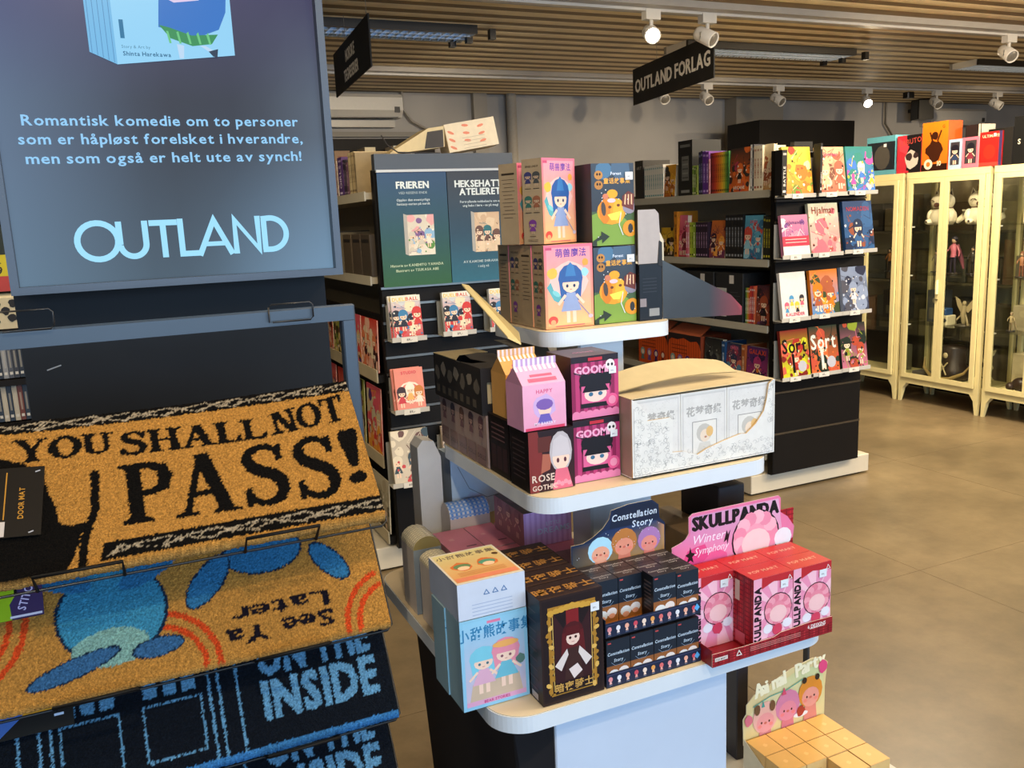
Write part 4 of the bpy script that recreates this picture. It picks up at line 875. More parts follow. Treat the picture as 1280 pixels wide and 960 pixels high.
m=MB(); m.tube([(1.06,3.53,1.86),(1.08,3.52,1.82),(1.12,3.51,1.79),(1.3,3.50,1.785)],.003,'#2a2624',6); tag(m.build('cable','plastic'),'thin dark cable trailing over the top of the left display','cable')

# --- left background media shelf beyond the pillar
t=empty('media_shelf',(-.95,3.0,0),0,'dark shelf with rows of slim cases left of the pillar','shelf')
m=MB(); m.box(0,.2,0,.75,.23,2.0,'#14110f'); m.build('back_panel','black',t)
for z in (.3,.62,.955,1.24,1.65): m=MB(); m.box(0,0,z-.02,.75,.2,z,'#1b1817'); m.build('shelf_board','black',t)
rr=random.Random(5)
for zi,(z,h,cs) in enumerate(((.958,.108,['#8a4030','#7a3028','#6a3a30','#9a5a48','#2a3038','#303844','#b0a898']),(1.09,.105,['#3a3a40','#2c3038','#50525a','#8a8c90','#202228']))):
    if zi==1: m=MB(); m.box(0,0,1.07,.75,.2,1.088,'#1b1817'); m.build('shelf_board','black',t)
    x=-.245; k=0
    while x>-.42:
        c=rr.choice(cs); m=MB(); m.box(0,0,0,.0135,.13,h,c); A=art_front(m,0,0,.0135); A.rect(.2,h/.0135*.1,.8,h/.0135*.18,'#c8c4bc'); A.rect(.3,h/.0135*.3,.7,h/.0135*.8,mix(c,'#c8c0b0',.35))
        o=m.build('disc_case','gloss',None,(x-.0135,3.01,z+.002)); tag(o,'%s slim case from the pillar in the %s row'%(ORD[k],['lower','upper'][zi]),'case','slim cases left of the pillar'); x-=.0145; k+=1
def ypaint(A,h): A.rect(0,0,1,h,'#c8b818'); A.text('PACK',.3,h*.55,.16,'#18140c','l',1); A.text('S 9',.4,h*.12,.2,'#18140c','l',1)
m=MB(); m.box(0,0,0,.15,.1,.19,'#241c16'); A=cart_front(m,0,0,.15,.19); A.rect(0,0,1,.3,'#b03a34'); A.rect(0,.3,1,.72,'#c8b818'); A.text('PACK',.5,.55,.13,'#18140c','c',1); A.text('S 9',.62,.34,.15,'#18140c','c',1); A.rect(0,.72,1,1.26,'#1c2414')
tag(m.build('game_box','paper',None,(-.405,3.0,1.355)),'black, yellow and red box at the left picture edge','box')
m=MB(); m.bbox(0,0,0,.15,.08,.105,'#c8bc9c',.012); A=art_front(m,0,0,.15,base=.001)
for (x,y_) in ((.2,.2),(.5,.15),(.8,.22),(.2,.5),(.55,.5),(.85,.5),(.4,.35),(.7,.36)): A.blob(x,y_,.08,'#17120e',random.Random(int(x*90+y_*7)))
tag(m.build('patterned_case','paper',None,(-.405,3.0,1.243)),'cream case with black blotches at the left picture edge','case')

# ================================================================ GLASS CABINETS
CR='#d9cc96'
def tube_fig(m,x,y,z,h,c1,c2,pose=0):
    """small standing collector figure"""
    m.lathe([(0,z),(.045*h/.2,z),(.045*h/.2,z+.008),(0,z+.008)],'#2a2622',14,x,y)
    k=h; zz=z+.008
    for a in (-1,1): m.tube([(x+a*.07*k,y,zz),(x+a*.06*k,y-.02*k*pose,zz+.22*k),(x+a*.04*k,y,zz+.45*k)],[.03*k,.035*k,.05*k],c1,7)
    m.tube([(x,y,zz+.42*k),(x,y,zz+.55*k),(x,y,zz+.72*k),(x,y,zz+.78*k)],[.085*k,.07*k,.1*k,.03*k],c2,9)
    m.ball(x,y,zz+.87*k,.065*k,.065*k,.08*k,'#c8a888',10,7); m.ball(x,y+.02*k,zz+.9*k,.085*k,.08*k,.085*k,c1,10,7)
    m.tube([(x-.1*k,y,zz+.7*k),(x-.17*k,y-.03*k,zz+.58*k),(x-.12*k-.1*k*pose,y-.12*k,zz+(.5+.25*pose)*k)],[.03*k,.025*k,.02*k],c2,6)
    m.tube([(x+.1*k,y,zz+.7*k),(x+.18*k,y,zz+.56*k),(x+.16*k+.08*k*pose,y-.1*k,zz+.45*k)],[.03*k,.025*k,.02*k],c2,6)
    m.tube([(x+.05*k,y+.06*k,zz+.75*k),(x+.12*k,y+.14*k,zz+.4*k),(x+.2*k,y+.16*k,zz+.1*k)],[.05*k,.07*k,.03*k],mix(c1,c2,.4),7)
CW,CDp,CH=.68,.37,1.715; SH=(.60,.97,1.33)
def cabinet(yl,label):
    t=empty('glass_cabinet',(5.43,yl,0),LEFT,label,'cabinet'); W_,D_,H_=CW,CDp,CH; p=.032
    m=MB()
    for x in (0,W_-p):
        for y in (0,D_-p): m.bbox(x,y,.19,x+p,y+p,H_-.04,CR,.002)
    for y in (0,D_-p): m.box(p,y,H_-.045,W_-p,y+p,H_-.0,CR); m.box(p,y,.145,W_-p,y+p,.19,CR)
    for x in (0,W_-p): m.box(x,p,H_-.045,x+p,D_-p,H_,CR); m.box(x,p,.145,x+p,D_-p,.19,CR)
    for x in (0,W_-p):
        for y in (0,D_-p): m.box(x,y,H_-.045,x+p,y+p,H_,CR); m.box(x,y,.145,x+p,y+p,.19,CR)
    fr=m.build('frame','metal',t)
    m=MB(); m.box(p,p,H_-.012,W_-p,D_-p,H_-.004,CR); m.build('top_pane','glass',t)
    m=MB(); m.box(p,p,.17,W_-p,D_-p,.187,CR); m.build('base_panel','metal',t)
    for a,x in ((1,0),(-1,W_)):
        for b_,y in ((1,0),(-1,D_)):
            m=MB(); u=.036; v=.020
            m.grid([[(x,y,0),(x+a*v,y,0),(x+a*v,y+b_*v,0),(x,y+b_*v,0)],[(x,y,.1),(x+a*u,y,.1),(x+a*u,y+b_*u,.1),(x,y+b_*u,.1)],[(x,y,.146),(x+a*.07,y,.146),(x+a*.07,y+b_*.05,.146),(x,y+b_*.05,.146)]],CR,True,False); m.build('leg','metal',t)
    for sgn,x0 in ((0,p+.001),(1,W_/2+.001)):
        x1=x0+W_/2-p-.002; z0,z1_=.192,H_-.047; q=.034; m=MB()
        m.box(x0,-.016,z0,x0+q,-.001,z1_,CR); m.box(x1-q,-.016,z0,x1,-.001,z1_,CR); m.box(x0+q,-.016,z0,x1-q,-.001,z0+q,CR); m.box(x0+q,-.016,z1_-q,x1-q,-.001,z1_,CR)
        d=m.build('door','metal',t)
        m=MB(); m.box(x0+q,-.010,z0+q,x1-q,-.006,z1_-q,'#fff'); m.build('door_pane','glass',d)
        if sgn==0: m=MB(); m.bbox(x1-.022,-.034,.84,x1-.008,-.016,.94,'#e6dcb0',.002); m.build('handle','metal',d); m=MB(); m.tube([(x1-.015,-.03,.80),(x1-.015,-.016,.80)],.007,'#8a8470',8); m.build('lock','steel',d)
    m=MB(); m.box(p,D_-.012,.19,W_-p,D_-.008,H_-.045,'#fff'); m.build('back_pane','glass',t)
    for x in (.012,W_-.016): m=MB(); m.box(x,p,.19,x+.004,D_-p,H_-.045,'#fff'); m.build('side_pane','glass',t)
    for z in SH:
        m=MB(); m.box(.022,.036,z-.006,W_-.022,D_-.036,z,'#fff'); m.build('glass_shelf','glass',t)
        for x in (.018,W_-.04): m=MB(); m.box(x,.033,z-.016,x+.022,.06,z-.0065,'#e8e4d8'); m.build('shelf_clip','plastic',t)
    return t
YB=4.765
cabinet(YB,'cream metal display cabinet with two glass doors, white cat figures on top shelf')
cabinet(YB-.71,'cream glass display cabinet at the right picture edge'); cabinet(YB+.71,'cream glass cabinet half hidden behind the black display')
def inside_cab(ci,x,y,z): # cabinet-local -> world
    return (5.43+y, YB-.71*ci-x, z)
def cfig(ci,x,y,z,h,c1,c2,label,pose=0):
    m=MB(); tube_fig(m,0,0,0,h,c1,c2,pose); o=m.build('figurine','plastic',None,inside_cab(ci,x,y,z+.001),LEFT); tag(o,label,'figurine')
def cat(ci,x,lab,turn=0):
    m=MB(); WC='#e4dcc0'
    m.lathe([(0,0),(.07,.0),(.095,.03),(.088,.08),(.06,.12),(0,.13)],WC,18)
    m.ball(0,-.01,.165,.085,.072,.068,WC,18,12)
    for a in (-1,1):
        m.grid([[(a*.03,0,.21),(a*.075,0,.20),(a*.055,.03,.205)],[(a*.062,.0,.258)]*3],WC,True,False)
        m.grid([[(a*.04,-.004,.212),(a*.068,-.004,.206),(a*.055,-.001,.205)],[(a*.061,-.003,.245)]*3],'#5a4a3c',True,False)
        m.ball(a*.06,-.07,.022,.03,.04,.022,WC,12,8); m.ball(a*.075,-.03,.06,.03,.035,.05,WC,12,8); m.ball(a*.06,-.11,.024,.008,.004,.008,'#3a2c24',8,6)
        m.tube([(a*.04-.018,-.079,.165),(a*.04-.008,-.084,.176),(a*.04+.008,-.084,.176),(a*.04+.018,-.079,.165)],.0035,'#4a3a2c',6)
    m.ball(0,-.082,.142,.022,.016,.018,'#4a2418',12,8); m.lathe([(.058,.112),(.066,.116),(.066,.122),(.058,.126)],'#5a3020',18)
    m.tube([(.08,.05,.02),(.13,.04,.05),(.14,.03,.10)],[.02,.022,.014],WC,8)
    o=m.build('cat_figure','plastic',None,inside_cab(ci,x,.17,SH[2]+.001),LEFT+turn); tag(o,lab,'figurine')
cat(0,.19,'white sitting cat figure with brown nose, left door, top cabinet shelf',R(5)); cat(0,.50,'white sitting cat figure behind the right cabinet door, top shelf',R(28))
cfig(0,.27,.2,SH[1],.27,'#2a2430','#c06a7a','dark figure with pink arm behind the left cabinet door',1)
cfig(0,.43,.2,SH[1],.2,'#33302c','#3c3832','small dark standing figure just right of the door post'); cfig(0,.55,.19,SH[1],.24,'#2c2824','#4a4038','tall dark figure at the right of the second cabinet shelf',1)
cfig(0,.08,.25,SH[1],.16,'#5a5244','#6a6250','grey-brown figure in the left corner of the second cabinet shelf')
cfig(0,.64-.01,.065,SH[2],.1,'#c08a2c','#b87a24','tiny golden figure beside the right white cat')
m=MB(); m.bbox(-.05,-.05,0,.05,.05,.07,'#d8cfa8',.006); m.ball(-.02,-.05,.035,.022,.014,.022,'#1c1a18',12,8); m.ball(.03,-.05,.035,.016,.012,.016,'#1c1a18',10,8); m.bbox(-.04,-.04,.071,.03,.04,.12,'#2f4f7c',.006); m.tube([(-.05,0,.06),(-.06,0,.12),(-.045,0,.15)],.008,'#d8cfa8',6)
tag(m.build('toy_robot','plastic',None,inside_cab(0,.27,.15,SH[0]+.001),LEFT),'white toy with blue top behind the left door, third shelf','figurine')
m=MB(); m.lathe([(0,0),(.06,0),(.06,.01),(.02,.02)],'#4a4438',14); m.tube([(0,0,.01),(0,-.01,.09),(0,0,.15)],[.012,.02,.014],'#a89a74',8); m.ball(0,0,.165,.016,.016,.02,'#a89a74')
for a in (-1,1): m.extr([(0,0,.12),(a*.05,.01,.19),(a*.085,.01,.21),(a*.07,.01,.15),(a*.03,.0,.10)],(0,.004,0),'#b0a27c'); m.tube([(a*.01,0,.09),(a*.04,-.02,.05),(a*.05,-.02,.01)],.007,'#a89a74',6)
tag(m.build('winged_figure','plastic',None,inside_cab(0,.43,.14,SH[0]+.001),LEFT),'pale winged figure on the third cabinet shelf','figurine')
m=MB(); m.bbox(0,0,0,.13,.05,.17,'#1e1c1a',.006); tag(m.build('dark_case','plastic',None,inside_cab(0,.47,.24,SH[0]+.001),LEFT),'dark case standing behind the winged figure','case')
# dark hat with crossed bones and curved horns
m=MB(); m.lathe([(0,0),(.10,0),(.115,.03),(.11,.09),(.085,.12),(.085,.24),(.08,.255),(0,.26)],'#2a2018',22); hat=m.build('dark_hat','plastic',None,inside_cab(0,.33,.18,.189),LEFT); tag(hat,'dark hat with crossed bones on the cabinet floor','figurine')
m=MB(); 
for a in (-1,1): m.tube([(-.03*a,-.113,.05),(0,-.106,.10),(.03*a,-.10,.14)],.006,'#b8a878',6)
m.ball(0,-.088,.19,.02,.01,.022,'#c0b284'); m.build('bone_emblem','plastic',hat)
m=MB(); m.tube([(-.2,-.06,.15),(-.17,-.1,.08),(-.08,-.135,.03),(0,-.14,.02),(.08,-.135,.03),(.17,-.1,.08),(.21,-.06,.16)],[.004,.010,.014,.015,.014,.010,.004],'#9a8450',9); tag(m.build('curved_horn','plastic',None,inside_cab(0,.33,.18,.189),LEFT),'curved tan horn lying in front of the dark hat','horn')
m=MB(); m.tube([(.02,0,.0),(-.02,0,.05),(.01,0,.1),(-.01,0,.15),(.02,0,.2),(.05,0,.23)],[.03,.026,.028,.022,.018,.006],'#bfb088',9); m.ball(0,-.015,.08,.035,.03,.035,'#c6b890'); m.tube([(-.01,-.02,.13),(-.05,-.03,.19),(-.03,-.03,.22)],.008,'#bfb088',6)
tag(m.build('bone_sculpture','plastic',None,inside_cab(0,.60,.20,.212),LEFT),'pale twisted bone sculpture in the right corner of the cabinet floor','figurine')
m=MB(); m.bbox(0,0,0,.13,.11,.04,'#4a4844',.003); tag(m.build('flat_box','paper',None,inside_cab(0,.05,.08,.189),LEFT),'flat grey box in the left corner of the cabinet floor','box')
for (ci,x,z,w,h,c,lab) in ((0,.06,SH[0],.14,.24,'#34383a','grey box at the left end of the third cabinet shelf'),(1,.05,SH[0]+0,.15,.17,'#a09678','beige box behind the glass of the rightmost cabinet, third shelf'),(1,.07,.189,.18,.25,'#b0a480','tall beige box standing on the floor of the rightmost cabinet'),
    (1,.05,SH[1],.2,.14,'#4a4636','dark box on the second shelf of the rightmost cabinet'),(-1,.42,.189,.15,.2,'#6a6450','olive box on the floor of the half hidden cabinet'),(-1,.35,SH[0],.22,.22,'#24201c','black box on the third shelf of the half hidden cabinet'),
    (-1,.45,SH[2]+0,.12,.2,'#2a221c','dark packed figure at the top of the half hidden cabinet'),(1,.08,SH[2],.16,.09,'#b8ae8c','low pale box on the top shelf of the rightmost cabinet')):
    m=MB(); m.bbox(0,0,0,w,.1,h,c,.003); A=art_front(m,0,0,w,base=.0012); A.rect(.15,.15,.85,h/w*.45,mix(c,'#807858',.35)); A.ell(.5,h/w*.68,.16,.16,mix(c,'#c8bc90',.3))
    tag(m.build('figure_box','paper',None,inside_cab(ci,x,.2,z+.001),LEFT),lab,'box')
cfig(1,.10,.12,SH[0],.13,'#8a7a5a','#a89870','small beige figure on the third shelf of the rightmost cabinet'); cfig(1,.15,.12,SH[1],.17,'#7a4a34','#9a6a4a','reddish figure on the second shelf of the rightmost cabinet')
m=MB(); m.ball(0,0,.05,.06,.05,.05,'#2c1c14'); m.ball(-.05,-.03,.035,.03,.04,.03,'#33221a'); m.tube([(.03,0,.08),(.06,0,.10),(.04,-.02,.12)],.012,'#2c1c14',7)
for a in (-.04,.02): m.tube([(a,-.02,.03),(a-.01,-.04,0)],.012,'#2c1c14',7)
tag(m.build('creature_figure','plastic',None,inside_cab(1,.20,.12,.195),LEFT),'small dark brown creature on the floor of the rightmost cabinet','figurine')
cfig(-1,.56,.15,SH[1],.22,'#1c1614','#3a2a20','dark figure on the second shelf of the half hidden cabinet',1); cfig(-1,.45,.15,SH[1],.18,'#241c18','#a86a2c','dark figure with orange top in the half hidden cabinet'); 
# low storage wall behind the cabinets
t=empty('storage_wall',(5.95,6.4,0),LEFT,'dark low storage unit with pale cartons behind the glass cabinets','shelving')
m=MB(); m.box(0,.25,0,4.2,.3,1.68,'#b0a486'); m.build('back_panel','matte',t)
m=MB(); m.box(0,0,0,4.2,.25,.42,'#16120e'); m.build('plinth','black',t)
for z in (.85,1.25): m=MB(); m.box(0,.02,z,4.2,.25,z+.02,'#6a614c'); m.build('shelf_board','lam',t)
rq=random.Random(21)
for r_,z in enumerate((.422,.872,1.272)):
    x=.7; k=0
    while x<3.3:
        w=rq.uniform(.14,.3); h=rq.uniform(.18,.33); c=rq.choice(['#8a7d5e','#5a4e3a','#a89b78','#3c362c','#6e5a44','#8c6a50','#4a4a44'])
        m=MB(); m.bbox(0,0,0,w,.2,h,c,.002); A=art_front(m,0,0,w,base=.001); A.rect(.2,.2,.8,h/w*.4,mix(c,'#a09070',.4)); tag(m.build('storage_box','paper',None,(5.985,6.4-x,z+.001),LEFT),'%s carton from the far end, %s row behind the glass cabinets'%(ORD[k],['bottom','middle','upper'][r_]),'box','cartons behind the glass cabinets'); x+=w+.02; k+=1
# -------- goods standing on top of the cabinets (world y from far to near), faces turned to -x
def topbox(y0,y1,h,c,paint,lab,d=.14,x=5.44,z=CH,side=None):
    w=y0-y1; m=MB(); m.box(0,0,0,w,d,h,c,top=side,right=side,left=side); A=cart_front(m,0,0,w,h); paint(A,h/w); o=m.build('figure_box','gloss',None,(x,y0,z+.001),LEFT); tag(o,lab,'box'); return o
def pA(A,h): A.rect(0,0,1,h,'#5a9aa8'); A.rect(.02,h*.12,1,h*.85,'#20242a'); A.ell(.55,h*.45,.28,.32*h,'#4a4640'); A.rect(.6,h*.72,.7,h*.8,'#ddd')
topbox(5.16,4.89,.285,'#5a9aa8',pA,'dark box with light blue edges, leftmost on the glass cabinets')
def pB(A,h): A.rect(0,0,1,h,'#1c181a'); A.rect(0,0,.4,h,'#c0303c'); A.poly([(.05,h*.95),(.5,h*.7),(.4,h*.5),(.1,h*.6)],'#d8404c'); A.text('KABUTO',.53,h*.76,.17,'#b8483c','c',1,.9,rot=.12); A.blob(.62,h*.35,.3,'#c8bcb0',random.Random(4)); A.blob(.5,h*.42,.13,'#3a2c2c',random.Random(5)); A.blob(.78,h*.45,.1,'#3a2c2c',random.Random(6)); A.rect(0,0,.5,h*.06,'#c0303c')
topbox(4.87,4.655,.27,'#c0303c',pB,'red and black box with pale mask print on the cabinets')
def pC(A,h): 
    A.rect(0,0,1,h,'#d8621a','#e8801c'); A.rect(0,0,1,h*.14,'#2a140c'); A.blob(.5,h*.42,.34,'#3a1a0c',random.Random(9),13,.5); A.blob(.5,h*.72,.14,'#3a1a0c',random.Random(8)); A.line([(.3,h*.8),(.42,h*.6)],.06,'#3a1a0c'); A.line([(.74,h*.82),(.6,h*.6)],.06,'#3a1a0c')
    A.ell(.27,h*.14,.17,.17,'#d8c8b8'); A.ell(.27,h*.14,.08,.08,'#e06a1c'); A.text('10',.62,h*.1,.15,'#e8d8c8','l',1); A.text('G',.82,h*.86,.1,'#3a1a0c','c',1)
topbox(4.65,4.435,.338,'#d8621a',pC,'tall bright orange box with dark figure print on the cabinets',side='#c8501a')
def pD(A,h): A.rect(0,0,1,h,'#1c1c1c'); A.blob(.45,h*.5,.35,'#a8a49a',random.Random(3),9); A.ell(.35,h*.55,.1,.12,'#1c1c1c'); A.ell(.62,h*.5,.1,.12,'#1c1c1c'); A.rect(.82,0,.95,h,'#c8c0b0')
topbox(4.425,4.30,.3,'#c8c0b0',pD,'black and white box behind the blue window box',x=5.60)
def pw(c,f):
    def p_(A,h): A.rect(0,0,1,h,c); A.rect(.14,h*.14,.86,h*.9,'#3a3438'); figure(A,.5,h*.16,h*.66,'#1c1a22','#d8b8a0',f)
    return p_
topbox(4.425,4.325,.203,'#9ab0c8',pw('#9ab0c8','#2a3a58'),'pale blue window box with a dark figure on the cabinets',d=.1)
topbox(4.315,4.19,.205,'#e06a7c',pw('#e06a7c','#7a2c3c'),'pink window box on the cabinets',d=.1,side='#e8a8b0')
def pG(A,h): A.rect(0,0,1,h,'#a8201c'); A.ell(.45,h*.42,.27,.3,'#c8281c'); A.rect(0,0,1,h*.12,'#d83a30'); A.text('ULTIMATE',.5,h*.84,.11,'#d8c0a0','c',1); A.rect(.86,0,1,h,'#3a2c50'); A.rect(.62,h*.86,.72,h*.95,'#ddd')
topbox(4.185,4.02,.225,'#a8201c',pG,'red box with a plain red disc on the cabinets')
def pK(A,h): A.rect(0,0,1,h,'#1e1c1a')
topbox(4.26,4.04,.255,'#1e1c1a',pK,'dark box standing behind the red disc box',x=5.62)
topbox(4.01,3.945,.24,'#26262a',pK,'narrow charcoal box between red disc box and black box')
def pS(A,h): A.rect(0,0,1,h,'#141414'); A.text('S',.2,h*.42,.16,'#b8b0a0','c',1); A.lines(.45,.9,h*.3,4,.08,'#8a867c',.02); A.rect(.4,h*.62,.7,h*.7,'#4a5a2c')
topbox(3.94,3.74,.30,'#141414',pS,'black box with small white S at the right picture edge')
m=MB(); m.ball(0,0,.06,.05,.06,.06,'#c8c0a0',14,10); m.ball(-.02,-.05,.07,.014,.012,.016,'#14120f'); m.ball(.02,-.05,.07,.014,.012,.016,'#14120f'); m.box(-.025,-.05,0,.025,.0,.02,'#c8c0a0')
tag(m.build('skull_ornament','plastic',None,(5.50,3.675,CH+.002),LEFT),'pale skull ornament at the right picture edge on the cabinets','figurine')
m=MB(); m.box(0,0,0,.16,.1,.15,'#b83a34',top='#5a9aa8'); tag(m.build('figure_box','gloss',None,(5.46,5.34,CH+.001),LEFT),'light blue and red box peeking over the teal album','box')

# ================================================================ TIERED CENTRE TABLE
T1,T2,T3=.76,1.05,1.30
tt=empty('tiered_table',(.79,1.42,0),0,'white three-tier display table stacked with toy boxes','table')
def tier(x0,y0,x1,y1,zt,r,th=.028):
    x0-=.79; x1-=.79; y0-=1.42; y1-=1.42; pts=[]
    for cx,cy,a0 in ((x1-r,y0+r,-90),(x1-r,y1-r,0),(x0+r,y1-r,90),(x0+r,y0+r,180)):
        for k in range(13): a=R(a0+7.5*k); pts.append((cx+r*math.cos(a),cy+r*math.sin(a)))
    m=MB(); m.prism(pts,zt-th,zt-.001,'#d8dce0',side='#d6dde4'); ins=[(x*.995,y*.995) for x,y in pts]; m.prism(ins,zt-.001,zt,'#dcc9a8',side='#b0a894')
    return m.build('tier_top','lam',tt)
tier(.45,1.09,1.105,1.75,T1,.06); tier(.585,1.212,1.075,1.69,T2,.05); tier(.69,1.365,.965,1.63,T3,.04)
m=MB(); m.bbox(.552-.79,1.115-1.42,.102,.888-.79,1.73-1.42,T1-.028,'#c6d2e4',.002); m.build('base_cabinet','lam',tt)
m=MB(); m.extr([(.552-.79,-.30,.102),(.552-.79,-.30,T1-.03),(.50-.79,-.25,T1-.03),(.535-.79,-.25,.102)],(0,.5,0),'#26262a'); m.build('side_panel','black',tt)
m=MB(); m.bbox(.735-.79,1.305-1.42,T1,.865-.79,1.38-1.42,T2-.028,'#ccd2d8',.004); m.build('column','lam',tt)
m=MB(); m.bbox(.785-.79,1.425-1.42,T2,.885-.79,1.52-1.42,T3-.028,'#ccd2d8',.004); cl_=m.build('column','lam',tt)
m=MB(); m.T=Matrix.Translation((.835-.79,1.4245-1.42,1.225))@Matrix.Rotation(R(90),4,'X'); m.lathe([(0,.004),(.006,.004),(.008,0)],'#5a5c5e',12); m.build('screw','steel',cl_)
m=MB(); m.bbox(.50,1.05,0,1.36,1.9,.10,'#b9b2a2',.004); tag(m.build('floor_plinth','lam'),'low pale plinth under the tiered table','plinth')

def gbox(name,label,loc,w,d,h,c,front=None,left=None,top=None,rz=0,cside=None,ctop=None,sticker=None,group=None,mat='gloss'):
    m=MB(); m.box(0,0,0,w,d,h,c,left=cside or c,right=cside or c,top=ctop or c,back=cside or c)
    if front: A=cart(m,(0,0,0),(1,0,0),(0,0,1),w,h); front(A,h/w)
    if left: A=cart(m,(0,d,0),(0,-1,0),(0,0,1),d,h); left(A,h/d)
    if top: A=cart(m,(0,0,h),(1,0,0),(0,1,0),w,d); top(A,d/w)
    o=m.build(name,mat,None,(loc[0],loc[1],loc[2]+.0012),rz); tag(o,label,'box',group)
    if sticker:
        sx,sz,sw,sh=sticker; m=MB(); m.box(sx,-.0029,sz,sx+sw,-.0025,sz+sh,'#dfe3e8'); A=Art(m,(sx,-.0029,sz),(1,0,0),(0,0,1),sw); A.text('199,-',.5,sh/sw*.3,.2,'#5a5a60','c'); m.build('price_sticker','paper',o)
    return o
def clone(o,label,loc,rz=None):
    c=copy_tree(o); c.location=(loc[0],loc[1],loc[2]+.0012); c['label']=label
    if rz is not None: c.rotation_euler=(0,0,rz)
    return c
# ---- top tier
def pinkfront(A,h):
    A.rect(0,0,1,h,'#eca06a','#e8708c'); A.rect(.05,.05,.95,h-.05,'#f0b878','#ee92a4'); A.blob(.5,h*.55,.38,'#f4c0b8',random.Random(2),16,.15)
    A.text('萌兽魔法',.55,h*.86,.115,'#5a3a9a','c',1,.95); A.rect(.03,h*.94,.16,h*.97,'#c04870')
    A.blob(.16,h*.66,.10,'#f0b848',random.Random(5),10,.3); A.blob(.83,h*.66,.08,'#9ad0e0',random.Random(6),9,.3); A.blob(.84,h*.78,.07,'#e8a040',random.Random(7),9,.3)
    A.poly([(.04,h*.5),(.12,h*.56),(.18,h*.46),(.34,h*.38),(.30,h*.30),(.18,h*.34)],'#5aa8b0'); A.ell(.23,h*.42,.09,.045,'#7cc4c8',10,-.6)
    figure(A,.53,h*.06,h*.70,'#2c5a9c','#f4cdb4','#8fa0c8'); A.poly([(.42,h*.62),(.64,h*.62),(.60,h*.74),(.53,h*.79),(.46,h*.74)],'#3a78b4')
    A.line([(.68,h*.3),(.93,h*.12)],.018,'#8a88a8'); A.ell(.93,h*.12,.05,.035,'#c8b8c8'); A.ell(.15,h*.10,.10,.08,'#e0483c'); A.ell(.15,h*.075,.055,.05,'#f0a070'); A.rect(.2,.03,.8,.05,'#c86a60')
def kraftfigs(A,h):
    A.text('SERIES LINEUP',.5,h*.9,.07,'#3c3024','c',1)
    for k,(x,y,c) in enumerate(((.3,.68,'#3c3c6a'),(.72,.68,'#4a4c4a'),(.3,.4,'#3a6a5c'),(.72,.4,'#9a6044'),(.5,.12,'#7a3c8c'))): figure(A,x,h*y,h*.17,c,'#c8a888',c,wide=1.5); A.rect(x-.15,h*(y-.03),x+.15,h*(y-.022),'#4a3c2c')
    A.lines(.25,.75,h*.05,2,.05,'#4a3c2c',.015)
def krafttext(A,h):
    A.rect(.15,h*.86,.85,h*.885,'#3c3024')
    for k in range(11): A.rect(.15+.06*(k%3),h*(.80-.047*k),.85-.07*((k*2)%3),h*(.807-.047*k),'#5a4a38')
KR='#b09877'; dz=.15
def kbox(lab,loc,left,w=.1,rz=0,h=.151,d=.048): return gbox('toy_box',lab,loc,w,d,h,'#e8748c',pinkfront,left,None,rz,KR,'#caa884',mat='paper',group='pink-fronted kraft toy boxes')
k0=kbox('pink-fronted kraft toy box at the front of the lower top-tier row',(.706,1.402,T3),kraftfigs)
for k in range(3): kbox('%s kraft toy box behind the lower pink-fronted one, top tier'%ORD[k],(.7045+.001*(k%2),1.452+.05*k,T3),krafttext if k!=1 else kraftfigs)
kbox('pink-fronted kraft toy box turned to the right, top of the stack',(.713,1.412,T3+.1535),kraftfigs,.092,R(22))
kbox('kraft toy box with rows of text, behind the turned pink-fronted one',(.694,1.475,T3+.1535),krafttext,.092,R(20),.147)
